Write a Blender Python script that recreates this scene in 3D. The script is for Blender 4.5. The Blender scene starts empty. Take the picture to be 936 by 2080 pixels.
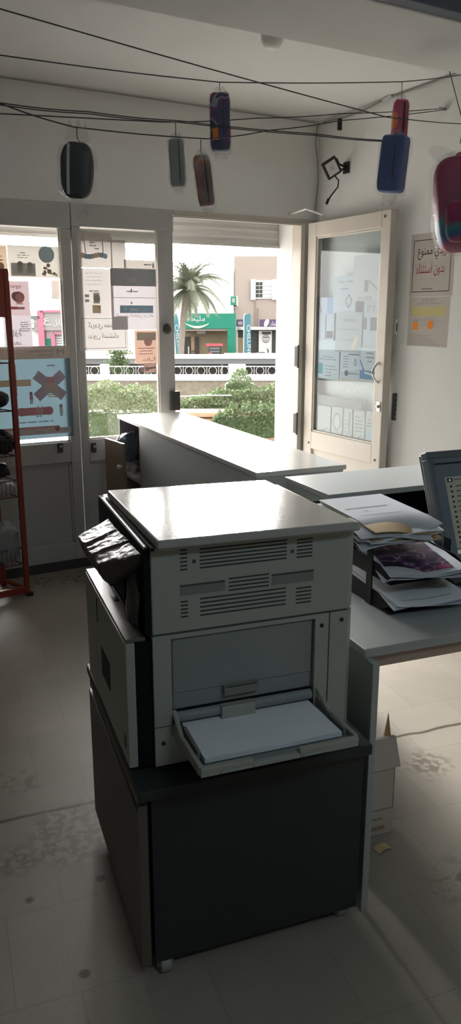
import bpy, bmesh, math, random, unicodedata
from mathutils import Vector, Matrix, noise
random.seed(7)
sc = bpy.context.scene
COL = sc.collection
R = math.radians
# ------------------------------------------------------------------ camera model (936x2080 frame)
FPX = 1562.0; TH = R(14.4); YAW = R(29.3); EYE = 1.6
FH = Vector((math.sin(YAW), math.cos(YAW), 0)); RT = Vector((math.cos(YAW), -math.sin(YAW), 0))
FW = FH*math.cos(TH) + Vector((0, 0, -math.sin(TH))); UP = FH*math.sin(TH) + Vector((0, 0, math.cos(TH)))
def ray(x, y): return FW + RT*((x-468)/FPX) + UP*((1040-y)/FPX)
O = Vector((0, 0, EYE))
def at_y(x, y, Y): d = ray(x, y); return O + d*(Y/d.y)
def at_x(x, y, X): d = ray(x, y); return O + d*(X/d.x)
def at_z(x, y, z): d = ray(x, y); return O + d*((z-EYE)/d.z)
def S(x, y, D):                      # street frame: u right, D away, z up
    d = ray(x, y); t = D/d.dot(FH); return Vector((d.dot(RT)*t, D, EYE+d.z*t))
cam = bpy.data.cameras.new('camera'); co = bpy.data.objects.new('camera', cam); COL.objects.link(co)
cam.sensor_fit = 'VERTICAL'; cam.sensor_height = 24; cam.lens = FPX/2080*24
cam.clip_start = .02; cam.clip_end = 500
co.matrix_world = Matrix.Translation(O) @ Matrix((RT, UP, -FW)).transposed().to_4x4()
sc.camera = co

# ------------------------------------------------------------------ materials
MATS = {}
def mat(name, col, rough=.6, var=.08, scale=12, bump=0, bscale=60, metal=0, spec=.5, emit=0, transl=0, coat=0, alpha=1):
    if name in MATS: return MATS[name]
    m = bpy.data.materials.new(name); m.use_nodes = True; nt = m.node_tree; N = nt.nodes; L = nt.links
    b = N['Principled BSDF']; tc = N.new('ShaderNodeTexCoord'); nz = N.new('ShaderNodeTexNoise')
    nz.inputs['Scale'].default_value = scale; nz.inputs['Detail'].default_value = 4
    L.new(tc.outputs['Object'], nz.inputs['Vector'])
    mx = N.new('ShaderNodeMix'); mx.data_type = 'RGBA'
    c = Vector(col)
    mx.inputs[6].default_value = (*(c*(1-var)), 1); mx.inputs[7].default_value = (*[min(1, v*(1+var)) for v in c], 1)
    L.new(nz.outputs['Fac'], mx.inputs[0]); L.new(mx.outputs[2], b.inputs['Base Color'])
    b.inputs['Roughness'].default_value = rough; b.inputs['Metallic'].default_value = metal
    b.inputs['Specular IOR Level'].default_value = spec; b.inputs['Coat Weight'].default_value = coat
    b.inputs['Coat Roughness'].default_value = .15; b.inputs['Alpha'].default_value = alpha
    if emit:
        L.new(mx.outputs[2], b.inputs['Emission Color']); b.inputs['Emission Strength'].default_value = emit
    if bump:
        bn = N.new('ShaderNodeTexNoise'); bn.inputs['Scale'].default_value = bscale; bn.inputs['Detail'].default_value = 5
        L.new(tc.outputs['Object'], bn.inputs['Vector']); bp = N.new('ShaderNodeBump'); bp.inputs['Strength'].default_value = bump
        bp.inputs['Distance'].default_value = .01
        L.new(bn.outputs['Fac'], bp.inputs['Height']); L.new(bp.outputs['Normal'], b.inputs['Normal'])
    if transl:
        tr = N.new('ShaderNodeBsdfTranslucent'); L.new(mx.outputs[2], tr.inputs['Color'])
        ms = N.new('ShaderNodeMixShader'); ms.inputs[0].default_value = transl
        L.new(b.outputs[0], ms.inputs[1]); L.new(tr.outputs[0], ms.inputs[2]); L.new(ms.outputs[0], N['Material Output'].inputs['Surface'])
    MATS[name] = m; return m
def glass(name, tint=(1, 1, 1), gl=1.0, rough=0.0):
    m = bpy.data.materials.new(name); m.use_nodes = True; nt = m.node_tree; N = nt.nodes; L = nt.links
    N.remove(N['Principled BSDF'])
    t = N.new('ShaderNodeBsdfTransparent'); t.inputs[0].default_value = (*tint, 1)
    g = N.new('ShaderNodeBsdfGlossy'); g.inputs['Roughness'].default_value = rough
    f = N.new('ShaderNodeLayerWeight'); f.inputs['Blend'].default_value = .5
    q = N.new('ShaderNodeMath'); q.operation = 'POWER'; q.inputs[1].default_value = 5; L.new(f.outputs['Facing'], q.inputs[0])
    k = N.new('ShaderNodeMath'); k.operation = 'MULTIPLY_ADD'; k.inputs[1].default_value = .9*gl; k.inputs[2].default_value = .035*gl; L.new(q.outputs[0], k.inputs[0])
    ms = N.new('ShaderNodeMixShader'); L.new(k.outputs[0], ms.inputs[0]); L.new(t.outputs[0], ms.inputs[1]); L.new(g.outputs[0], ms.inputs[2])
    L.new(ms.outputs[0], N['Material Output'].inputs['Surface']); MATS[name] = m; return m
def film(name, col, cover, rough, bump=.6, bscale=45):   # crinkled see-through plastic
    m = bpy.data.materials.new(name); m.use_nodes = True; nt = m.node_tree; N = nt.nodes; L = nt.links
    b = N['Principled BSDF']; b.inputs['Base Color'].default_value = (*col, 1); b.inputs['Roughness'].default_value = rough
    tc = N.new('ShaderNodeTexCoord'); bn = N.new('ShaderNodeTexNoise'); bn.inputs['Scale'].default_value = bscale; bn.inputs['Distortion'].default_value = 1.2
    L.new(tc.outputs['Object'], bn.inputs['Vector']); bp = N.new('ShaderNodeBump'); bp.inputs['Strength'].default_value = bump; bp.inputs['Distance'].default_value = .01
    L.new(bn.outputs['Fac'], bp.inputs['Height']); L.new(bp.outputs['Normal'], b.inputs['Normal'])
    t = N.new('ShaderNodeBsdfTransparent'); ms = N.new('ShaderNodeMixShader'); ms.inputs[0].default_value = cover
    L.new(t.outputs[0], ms.inputs[1]); L.new(b.outputs[0], ms.inputs[2]); L.new(ms.outputs[0], N['Material Output'].inputs['Surface'])
    MATS[name] = m; return m
def patches(name, cols, scale=9, rough=.55, zgrad=False):  # printed fabric: blobs of several colours
    m = bpy.data.materials.new(name); m.use_nodes = True; nt = m.node_tree; N = nt.nodes; L = nt.links
    b = N['Principled BSDF']; b.inputs['Roughness'].default_value = rough
    tc = N.new('ShaderNodeTexCoord'); nz = N.new('ShaderNodeTexNoise'); nz.inputs['Scale'].default_value = scale; nz.inputs['Detail'].default_value = 1.0
    L.new(tc.outputs['Object'], nz.inputs['Vector']); cr = N.new('ShaderNodeValToRGB'); cr.color_ramp.interpolation = 'CONSTANT' if not zgrad else 'LINEAR'
    src = nz.outputs['Fac']
    if zgrad:
        sp = N.new('ShaderNodeSeparateXYZ'); L.new(tc.outputs['Generated'], sp.inputs[0])
        a = N.new('ShaderNodeMath'); a.operation = 'MULTIPLY_ADD'; a.inputs[1].default_value = .55; L.new(nz.outputs['Fac'], a.inputs[0])
        s = N.new('ShaderNodeMath'); s.operation = 'SUBTRACT'; s.inputs[1].default_value = .28; L.new(sp.outputs[2], s.inputs[0]); L.new(s.outputs[0], a.inputs[2]); src = a.outputs[0]
    L.new(src, cr.inputs[0]); e = cr.color_ramp.elements
    while len(e) < len(cols): e.new(.5)
    for k, (p, c) in enumerate(cols): e[k].position = p; e[k].color = (*c, 1)
    L.new(cr.outputs[0], b.inputs['Base Color']); MATS[name] = m; return m
def srgb(r, g, b): return tuple(((v/255+.055)/1.055)**2.4 if v > 10 else v/255/12.92 for v in (r, g, b))

# ------------------------------------------------------------------ mesh builder
class G:
    def __init__(s): s.v = []; s.f = []; s.m = []; s.ml = []; s.sm = False
    def mi(s, m):
        m = MATS[m] if isinstance(m, str) else m
        if m not in s.ml: s.ml.append(m)
        return s.ml.index(m)
    def poly(s, pts, m):
        n = len(s.v); s.v += [tuple(p) for p in pts]; s.f.append(tuple(range(n, n+len(pts)))); s.m.append(s.mi(m)); return s
    def mesh(s, vs, fs, m):
        n = len(s.v); k = s.mi(m); s.v += [tuple(p) for p in vs]
        for f in fs: s.f.append(tuple(i+n for i in f)); s.m.append(k)
        return s
    def box(s, a, b, m, M=None):
        x0, y0, z0 = a; x1, y1, z1 = b
        if x0 > x1: x0, x1 = x1, x0
        if y0 > y1: y0, y1 = y1, y0
        if z0 > z1: z0, z1 = z1, z0
        vs = [Vector(p) for p in ((x0,y0,z0),(x1,y0,z0),(x1,y1,z0),(x0,y1,z0),(x0,y0,z1),(x1,y0,z1),(x1,y1,z1),(x0,y1,z1))]
        if M: vs = [M @ p for p in vs]
        return s.mesh(vs, [(0,3,2,1),(4,5,6,7),(0,1,5,4),(1,2,6,5),(2,3,7,6),(3,0,4,7)], m)
    def prism(s, pts, z0, z1, m):
        n = len(pts)
        if sum(pts[i][0]*pts[(i+1) % n][1]-pts[(i+1) % n][0]*pts[i][1] for i in range(n)) < 0: pts = pts[::-1]
        vs = [(p[0], p[1], z0) for p in pts]+[(p[0], p[1], z1) for p in pts]
        return s.mesh(vs, [tuple(range(n))[::-1], tuple(range(n, 2*n))]+[(i, (i+1) % n, n+(i+1) % n, n+i) for i in range(n)], m)
    def xprism(s, pts, x0, x1, m):     # profile (y,z) extruded along x
        n = len(pts)
        if sum(pts[i][0]*pts[(i+1) % n][1]-pts[(i+1) % n][0]*pts[i][1] for i in range(n)) < 0: pts = pts[::-1]
        vs = [(x0, p[0], p[1]) for p in pts]+[(x1, p[0], p[1]) for p in pts]
        return s.mesh(vs, [tuple(range(n))[::-1], tuple(range(n, 2*n))]+[(i, (i+1) % n, n+(i+1) % n, n+i) for i in range(n)], m)
    def tube(s, pts, r, m, n=8, cap=True):
        pts = [Vector(p) for p in pts]; rr = r if isinstance(r, (list, tuple)) else [r]*len(pts)
        vs = []; fs = []; up = None
        for i, p in enumerate(pts):
            t = (pts[min(i+1, len(pts)-1)]-pts[max(i-1, 0)]).normalized()
            if up is None: up = t.orthogonal().normalized()
            a = (up-t*up.dot(t)); a = a.normalized() if a.length > 1e-6 else t.orthogonal().normalized(); up = a; b = t.cross(a)
            for k in range(n):
                q = 2*math.pi*k/n; vs.append(p+(a*math.cos(q)+b*math.sin(q))*rr[i])
        for i in range(len(pts)-1):
            for k in range(n): fs.append((i*n+k, i*n+(k+1) % n, (i+1)*n+(k+1) % n, (i+1)*n+k))
        if cap: fs += [tuple(range(n))[::-1], tuple(range((len(pts)-1)*n, len(pts)*n))]
        s.sm = True; return s.mesh(vs, fs, m)
    def lathe(s, prof, m, M=None, n=24):
        vs = []; fs = []
        for r, z in prof:
            for k in range(n):
                q = 2*math.pi*k/n; p = Vector((r*math.cos(q), r*math.sin(q), z)); vs.append(M @ p if M else p)
        for i in range(len(prof)-1):
            for k in range(n): fs.append((i*n+k, i*n+(k+1) % n, (i+1)*n+(k+1) % n, (i+1)*n+k))
        fs += [tuple(range(n))[::-1], tuple(range((len(prof)-1)*n, len(prof)*n))]
        s.sm = True; return s.mesh(vs, fs, m)
    def grid(s, fn, nu, nv, m, closed_u=False, smooth=True):
        vs = [fn(i/nu, j/nv) for j in range(nv+1) for i in range(nu+(0 if closed_u else 1))]; w = nu if closed_u else nu+1
        fs = [(j*w+i, j*w+(i+1) % w, (j+1)*w+(i+1) % w, (j+1)*w+i) for j in range(nv) for i in range(nu)]
        if smooth: s.sm = True
        return s.mesh(vs, fs, m)
    def sheet(s, fn, nu, nv, t, m):    # a bent sheet with real thickness t along z
        a = [Vector(fn(i/nu, j/nv)) for j in range(nv+1) for i in range(nu+1)]; w = nu+1; n = len(a)
        vs = [p+Vector((0, 0, t)) for p in a]+a
        fs = [(j*w+i, j*w+i+1, (j+1)*w+i+1, (j+1)*w+i) for j in range(nv) for i in range(nu)]
        fs += [tuple(n+k for k in f[::-1]) for f in fs]
        rim = [i for i in range(nu)]+[nu+j*w for j in range(nv)]+[nv*w+nu-i for i in range(nu)]+[(nv-j)*w for j in range(nv)]
        for k in range(len(rim)):
            p, q = rim[k], rim[(k+1) % len(rim)]; fs.append((p, n+p, n+q, q))
        return s.mesh(vs, fs, m)
    def ellips(s, c, r, e, m, nu=28, nv=18, M=None, jit=0, seed=0):  # superellipsoid
        def pw(v, e): return math.copysign(abs(v)**e, v)
        def fn(u, v):
            a = 2*math.pi*u; b = -math.pi/2+math.pi*v
            p = Vector((r[0]*pw(math.cos(b), e)*pw(math.cos(a), e), r[1]*pw(math.cos(b), e)*pw(math.sin(a), e), r[2]*pw(math.sin(b), e)))
            if jit:
                q = noise.noise_vector(p*22+Vector((seed*3.1, seed, 0)))+.6*noise.noise_vector(p*60+Vector((seed, 0, 4)))
                p += q*jit
            p += Vector(c); return M @ p if M else p
        return s.grid(fn, nu, nv, m, closed_u=True)
def obj(name, g, parent=None, bevel=0, smooth=None, loc=None, rotz=0, ang=35, seg=2):
    me = bpy.data.meshes.new(name); me.from_pydata(g.v, [], g.f)
    for m in g.ml: me.materials.append(m)
    me.polygons.foreach_set('material_index', g.m); me.update()
    if g.sm if smooth is None else smooth:
        me.polygons.foreach_set('use_smooth', [True]*len(me.polygons)); me.set_sharp_from_angle(angle=R(ang))
    o = bpy.data.objects.new(name, me); COL.objects.link(o)
    if parent: o.parent = parent
    if loc is not None: o.location = loc
    o.rotation_euler.z = rotz
    if bevel:
        b = o.modifiers.new('bevel', 'BEVEL'); b.width = bevel; b.segments = seg; b.limit_method = 'ANGLE'; b.angle_limit = R(40); b.harden_normals = False
    return o
def thing(name, label, cat, loc=(0, 0, 0), rotz=0, group=None):
    o = bpy.data.objects.new(name, None); COL.objects.link(o); o.location = loc; o.rotation_euler = (0, 0, rotz); o.empty_display_size = .1
    return tag(o, label, cat, group)
def tag(o, label, cat, group=None):
    o['label'] = label; o['category'] = cat
    if group: o['group'] = group
    return o
def struct(o): o['kind'] = 'structure'; return o
def recenter(o, c):                     # move a single-mesh thing's origin to its place
    c = Vector(c); o.data.transform(Matrix.Translation(-c)); o.location = o.location+c; return o

# ------------------------------------------------------------------ lettering
FORMS = {}
for cp in range(0xFE70, 0xFEFD):
    d = unicodedata.decomposition(chr(cp)).split()
    if len(d) == 2: FORMS[(chr(int(d[1], 16)), d[0][1:-1])] = chr(cp)
def shape(t):
    def jn(c): return (c, 'initial') in FORMS
    def jp(c): return (c, 'final') in FORMS
    out = []
    for i, c in enumerate(t):
        p = i > 0 and jn(t[i-1]) and jp(c); n = i+1 < len(t) and jn(c) and jp(t[i+1])
        f = 'medial' if p and n else 'final' if p else 'initial' if n else 'isolated'
        out.append(FORMS.get((c, f), c))
    return ''.join(reversed(out))
TC = {}
def text_mesh(t):
    if t in TC: return TC[t]
    ar = any('\u0600' <= c <= '\u06ff' for c in t)
    c = bpy.data.curves.new('t', 'FONT'); c.body = shape(t) if ar else t; c.resolution_u = 3
    o = bpy.data.objects.new('t', c); COL.objects.link(o); bpy.context.view_layer.update()
    me = bpy.data.meshes.new_from_object(o.evaluated_get(bpy.context.evaluated_depsgraph_get()))
    vs = [Vector(v.co) for v in me.vertices]; fs = [tuple(p.vertices) for p in me.polygons]
    bpy.data.objects.remove(o); bpy.data.curves.remove(c); bpy.data.meshes.remove(me)
    x0 = min(v.x for v in vs); x1 = max(v.x for v in vs); y0 = min(v.y for v in vs); y1 = max(v.y for v in vs)
    vs = [((v.x-x0)/(x1-x0), (v.y-y0)/(y1-y0)) for v in vs]; TC[t] = (vs, fs, (x1-x0)/(y1-y0)); return TC[t]
def text(g, t, o, ux, uy, w, h, m, mirror=False):   # fills the box o, o+ux*w, o+uy*h
    vs, fs, _ = text_mesh(t); o = Vector(o); ux = Vector(ux); uy = Vector(uy)
    g.mesh([o+ux*(w*((1-a) if mirror else a))+uy*(h*b) for a, b in vs], fs, m)
SKY_BASE, SKY_WIDE, SKY_GLOW, LAMP, EXPO = 3.8, 6.0, 120.0, 11.0, 0.0
# ------------------------------------------------------------------ palette
mat('plaster', (.74, .735, .715), .9, .05, 3, .25, 30)
mat('rear_paint', (.4, .4, .39), .9, .05, 3, .2, 30)  # unseen rear wall made darker to cut bounce light
mat('ceiling_paint', (.66, .665, .65), .9, .05, 2, .15, 20)
mat('beam_paint', (.6, .6, .58), .9, .05, 3, .2, 25)
mat('partition_paint', (.47, .46, .445), .5, .07, 5, .08, 40)
mat('leaf_paint', (.58, .53, .47), .45, .08, 6, .08, 50)
mat('dark_metal', (.05, .048, .045), .5, .2, 20)
mat('black', (.012, .012, .013), .5, .2, 20)
mat('chrome', (.75, .74, .72), .2, .03, 20, metal=1)
mat('steel', (.45, .44, .42), .4, .1, 30, metal=1)
mat('white_plastic', (.72, .72, .7), .4, .03, 10)
mat('copier_plastic', (.34, .355, .315), .42, .04, 8)
mat('copier_seam', (.06, .062, .06), .7)
mat('copier_slot', (.035, .036, .035), .8)
mat('copier_grip', (.2, .2, .185), .6)
mat('tray_black', (.010, .010, .011), .75, .2, 20, spec=.2)
mat('copier_inner', (.24, .255, .25), .55)
mat('copier_dark', (.008, .008, .009), .8, spec=.15)
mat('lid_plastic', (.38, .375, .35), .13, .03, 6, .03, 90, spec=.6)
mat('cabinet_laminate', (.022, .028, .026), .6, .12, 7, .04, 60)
mat('cabinet_side', (.11, .098, .082), .5, .12, 6, .04, 60)
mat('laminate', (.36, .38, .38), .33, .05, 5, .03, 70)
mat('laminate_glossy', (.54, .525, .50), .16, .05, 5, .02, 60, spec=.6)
mat('laminate_edge', (.33, .33, .32), .5, .05, 8)
mat('desk_underside_lit', (.42, .33, .26), .6, .08, 9)  # warm light bounced off the floor is put into this brown
mat('paper', (.8, .83, .88), .8, .02, 8)
mat('sheet', (.74, .7, .68), .8, .03, 6, transl=.10)
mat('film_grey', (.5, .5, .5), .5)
mat('brown_paper', (.45, .28, .14), .8, .1, 10)
mat('red_paint', (.26, .036, .02), .45, .12, 12)
mat('wire_black', (.02, .019, .018), .6, .1, 20)
glass('pane'); glass('leaf_pane', (.93, .96, .97), 1.5)
film('film_clear', (.6, .6, .6), .10, .14, .9)
film('film_milky', (.7, .7, .68), .22, .2, .9)
mat('film_dark', (.085, .074, .064), .4, .3, 14, .8, 30, spec=.32)
def floor_mat():
    m = bpy.data.materials.new('terrazzo'); m.use_nodes = True; nt = m.node_tree; N = nt.nodes; L = nt.links; b = N['Principled BSDF']
    tc = N.new('ShaderNodeTexCoord'); mp = N.new('ShaderNodeMapping'); mp.inputs['Rotation'].default_value[2] = R(9.0); mp.inputs['Location'].default_value = (.12, -.318+.0, 0)
    L.new(tc.outputs['Object'], mp.inputs[0])
    def noi(s, d=3): n = N.new('ShaderNodeTexNoise'); n.inputs['Scale'].default_value = s; n.inputs['Detail'].default_value = d; L.new(mp.outputs[0], n.inputs['Vector']); return n.outputs['Fac']
    def ramp(src, stops):
        r = N.new('ShaderNodeValToRGB'); L.new(src, r.inputs[0]); e = r.color_ramp.elements
        while len(e) < len(stops): e.new(.5)
        for k, (p, c) in enumerate(stops): e[k].position = p; e[k].color = (c[0], c[1], c[2], 1)
        return r.outputs[0]
    def mul(a, c):
        x = N.new('ShaderNodeMix'); x.data_type = 'RGBA'; x.blend_type = 'MULTIPLY'; x.inputs[0].default_value = 1; L.new(a, x.inputs[6]); L.new(c, x.inputs[7]); return x.outputs[2]
    base = ramp(noi(2.2, 5), [(.3, (.29, .26, .22)), (.7, (.38, .34, .285))])
    vo = N.new('ShaderNodeTexVoronoi'); vo.inputs['Scale'].default_value = 70; L.new(mp.outputs[0], vo.inputs['Vector'])
    sp = ramp(vo.outputs['Distance'], [(.05, (.72, .7, .68)), (.2, (1, 1, 1))])
    c = mul(base, sp)
    br = N.new('ShaderNodeTexBrick'); br.inputs['Scale'].default_value = 1; br.offset = .5; br.inputs['Brick Width'].default_value = .31; br.inputs['Row Height'].default_value = .31
    br.inputs['Mortar Size'].default_value = .0022; br.inputs['Mortar Smooth'].default_value = .4
    br.inputs['Color1'].default_value = (1, 1, 1, 1); br.inputs['Color2'].default_value = (.94, .94, .94, 1); br.inputs['Mortar'].default_value = (.83, .80, .77, 1)
    L.new(mp.outputs[0], br.inputs['Vector']); c = mul(c, br.outputs['Color'])
    # wide open joint across the room
    sx = N.new('ShaderNodeSeparateXYZ'); L.new(mp.outputs[0], sx.inputs[0])
    wob = N.new('ShaderNodeMath'); wob.operation = 'MULTIPLY_ADD'; wob.inputs[1].default_value = .03; L.new(noi(6, 2), wob.inputs[0]); L.new(sx.outputs[1], wob.inputs[2])
    a = N.new('ShaderNodeMath'); a.operation = 'SUBTRACT'; a.inputs[1].default_value = JOINT; L.new(wob.outputs[0], a.inputs[0])
    ab = N.new('ShaderNodeMath'); ab.operation = 'ABSOLUTE'; L.new(a.outputs[0], ab.inputs[0])
    c = mul(c, ramp(ab.outputs[0], [(.004, (.22, .17, .13)), (.011, (1, 1, 1))]))
    # worn pitted patches
    ms = noi(1.3, 2); pit = noi(26, 3)
    pa = N.new('ShaderNodeMath'); pa.operation = 'MULTIPLY'
    L.new(ramp(ms, [(.58, (0, 0, 0)), (.66, (1, 1, 1))]), pa.inputs[0]); L.new(ramp(pit, [(.5, (0, 0, 0)), (.6, (1, 1, 1))]), pa.inputs[1])
    c = mul(c, ramp(pa.outputs[0], [(0, (1, 1, 1)), (1, (.5, .46, .42))]))
    def spot(x, y, r0, r1, edge):      # a worn area at a place on the floor
        d = N.new('ShaderNodeVectorMath'); d.operation = 'DISTANCE'; L.new(tc.outputs['Object'], d.inputs[0]); p = at_z(x, y, 0); d.inputs[1].default_value = (p.x, p.y, 0)
        e = N.new('ShaderNodeMath'); e.operation = 'MULTIPLY_ADD'; e.inputs[1].default_value = edge; L.new(noi(9, 3), e.inputs[0]); L.new(d.outputs['Value'], e.inputs[2])
        return ramp(e.outputs[0], [(r0, (1, 1, 1)), (r1, (0, 0, 0))])
    pit2 = ramp(noi(38, 4), [(.44, (0, 0, 0)), (.54, (1, 1, 1))])
    for x, y, r0, r1 in ((150, 1690, .16, .24), (40, 1745, .08, .14), (868, 1552, .10, .16)):
        k = N.new('ShaderNodeMath'); k.operation = 'MULTIPLY'; L.new(spot(x, y, r0, r1, .1), k.inputs[0]); L.new(pit2, k.inputs[1])
        c = mul(c, ramp(k.outputs[0], [(0, (1, 1, 1)), (1, (.55, .5, .45))]))
    for x, y, r0 in ((205, 1784, .012), (60, 1828, .01), (172, 1978, .012), (560, 1590, .008)):
        c = mul(c, ramp(spot(x, y, r0, r0+.008, .004), [(0, (1, 1, 1)), (1, (.3, .26, .23))]))
    L.new(c, b.inputs['Base Color']); b.inputs['Roughness'].default_value = .42; b.inputs['Specular IOR Level'].default_value = .35
    bp = N.new('ShaderNodeBump'); bp.inputs['Strength'].default_value = .12; bp.inputs['Distance'].default_value = .003; L.new(noi(90, 3), bp.inputs['Height']); L.new(bp.outputs[0], b.inputs['Normal'])
    MATS['terrazzo'] = m
JOINT = 2.315-.318
floor_mat()

# ------------------------------------------------------------------ room shell
WX0, WX1, WY0, WY1, CZ = -3.2, 3.3, -5.0, 4.68, 2.86
struct(obj('floor', G().box((WX0-.1, WY0-.1, -.12), (WX1+.15, WY1+.25, 0), 'terrazzo')))
struct(obj('ceiling', G().box((WX0-.1, WY0-.1, CZ), (WX1+.15, WY1+.25, CZ+.15), 'ceiling_paint')))
struct(obj('wall_right', G().box((WX1, WY0-.1, 0), (WX1+.15, WY1+.25, CZ), 'plaster')))
struct(obj('wall_left', G().box((WX0-.1, WY0-.1, 0), (WX0, WY1+.25, CZ), 'plaster')))
struct(obj('wall_rear', G().box((WX0, WY0-.1, 0), (WX1, WY0, CZ), 'rear_paint')))
g = G().box((WX0, WY1-.02, 2.235), (WX1, WY1+.23, CZ), 'plaster'); g.box((WX0, WY1-.02, 0), (.93, WY1+.23, 2.235), 'plaster'); g.box((3.2, WY1, 0), (WX1, WY1+.23, 2.235), 'plaster')  # left stretch, out of view, closed solid to cut window light
struct(obj('wall_back', g))
g = G().box((WX0, 2.39, 2.65), (WX1, 2.86, CZ), 'beam_paint'); struct(obj('trim_1', g, bevel=.008)); mat('rail_blue', (.10, .12, .15), .6); struct(obj('trim_5', G().box((1.2, 2.33, 2.655), (WX1, 2.39, 2.78), 'rail_blue'), bevel=.006))   # ceiling beam
# partition: fixed glazed bay, closed leaf, doorway frame
YI, YO = 4.655, 4.71
def panel_low(g, x0, x1, z0, z1):       # recessed lower panel
    g.box((x0, YI+.03, z0), (x1, YO, z1), 'partition_paint')
    for a, b, c, d in ((x0, x1, z0, z0+.012), (x0, x1, z1-.012, z1), (x0, x0+.012, z0, z1), (x1-.012, x1, z0, z1)):
        g.box((a, YI+.012, c), (b, YI+.032, d), 'partition_paint')
w1 = struct(obj('window_1', G().box((.94, YI, 2.09), (1.53, YO, 2.235), 'partition_paint').box((1.465, YI, 0), (1.53, YO, 2.09), 'partition_paint').box((.94, YI, 0), (1.0, YO, 2.09), 'partition_paint').box((1.0, YI, .70), (1.465, YO, .828), 'partition_paint').box((1.0, YI, 0), (1.465, YO, .17), 'partition_paint'), bevel=.004))
g = G(); panel_low(g, 1.0, 1.465, .17, .70); obj('lower_panel', g, w1)
obj('window_pane', G().box((1.0, 4.690, .828), (1.465, 4.694, 2.09), 'pane'), w1)
obj('glazing_bead', G().box((1.0, YI+.012, .828), (1.465, YI+.03, .84), 'leaf_paint').box((1.455, YI+.012, .828), (1.465, YI+.03, 2.09), 'leaf_paint'), w1)
d2 = struct(obj('door_2', G().box((1.535, YI, 2.105), (2.2, YO, 2.235), 'partition_paint').box((1.535, YI, .02), (1.585, YO, 2.105), 'partition_paint').box((2.085, YI, .02), (2.195, YO, 2.105), 'partition_paint').box((1.585, YI, .69), (2.085, YO, .832), 'partition_paint').box((1.585, YI, .02), (2.085, YO, .17), 'partition_paint'), bevel=.004))
g = G(); panel_low(g, 1.585, 2.085, .17, .69); obj('lower_panel', g, d2)
obj('window_pane', G().box((1.585, 4.690, .832), (2.085, 4.694, 2.105), 'pane'), d2)
obj('glazing_bead', G().box((1.585, YI+.012, .832), (2.085, YI+.03, .842), 'leaf_paint').box((1.585, YI+.012, .832), (1.593, YI+.03, 2.105), 'leaf_paint').box((2.077, YI+.012, .832), (2.085, YI+.03, 2.105), 'leaf_paint'), d2)
obj('lock_case', G().box((2.15, YI-.03, .985), (2.215, YI, 1.11), 'dark_metal'), d2, bevel=.004)
p = at_y(333, 668, YI); obj('door_handle', G().lathe([(.012, 0), (.012, .03), (.03, .034), (.034, .05), (.02, .06)], 'dark_metal', Matrix.Translation((p.x, YI, p.z)) @ Matrix.Rotation(R(90), 4, 'X')), d2)
for k, (x, y) in enumerate(((122, 909), (190, 909))):
    p = at_y(x, y, YI); par = w1 if k == 0 else d2
    gg = G().box((p.x-.017, YI-.008, p.z-.032), (p.x+.017, YI, p.z+.03), 'dark_metal')
    o = obj('bolt_latch', gg, par, bevel=.003); obj('bolt_knob', G().lathe([(.009, 0), (.009, .012), (.005, .016)], 'chrome', Matrix.Translation((p.x, YI-.008, p.z+.008)) @ Matrix.Rotation(R(90), 4, 'X'), 12), o)
# doorway frame with outer reveal
g = G().box((2.2, YI, 2.205), (3.2, YO, 2.235), 'leaf_paint').box((2.2, YI-.012, 2.19), (3.2, YI, 2.205), 'leaf_paint').box((3.165, YI-.01, 0), (3.2, 4.75, 2.205), 'leaf_paint')
struct(obj('trim_2', g, bevel=.003))
g = G().box((3.165, 4.75, 0), (3.2, 4.95, 2.26), 'plaster'); struct(obj('trim_3', g))
for k, z in enumerate((1.31, .83)):
    g = G().box((3.148, YI-.012, z-.07), (3.165, YI+.02, z+.07), 'dark_metal'); g.tube([(3.155, YI-.018, z-.08), (3.155, YI-.018, z+.08)], .008, 'dark_metal')
    tag(obj('hinge', g, bevel=.002), ['dark upper hinge on the doorway jamb beside the open leaf', 'dark lower hinge on the doorway jamb just above the counter'][k], 'hinge', None)
struct(obj('baseboard_back', G().box((.94, YI-.012, 0), (2.2, YI, .06), 'dark_metal')))
g = G()
for k in range(9): g.xprism([(4.925, 2.075+k*.05), (4.933, 2.10+k*.05), (4.925, 2.123+k*.05), (4.945, 2.123+k*.05), (4.945, 2.075+k*.05)], .25, 3.19, 'partition_paint')
g.box((.25, 4.917, 2.062), (3.19, 4.95, 2.08), 'partition_paint')
t = thing('roller_shutter', 'grey slatted roller shutter rolled up outside above the doorway and windows', 'shutter', (1.7, 4.9, 2.06)); o = obj('shutter_slats', g, t); o.location = (-1.7, -4.9, -2.06)
g = G().box((.2, 4.96, 2.53), (3.3, 5.25, 2.58), 'partition_paint'); struct(obj('trim_4', g))

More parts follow.
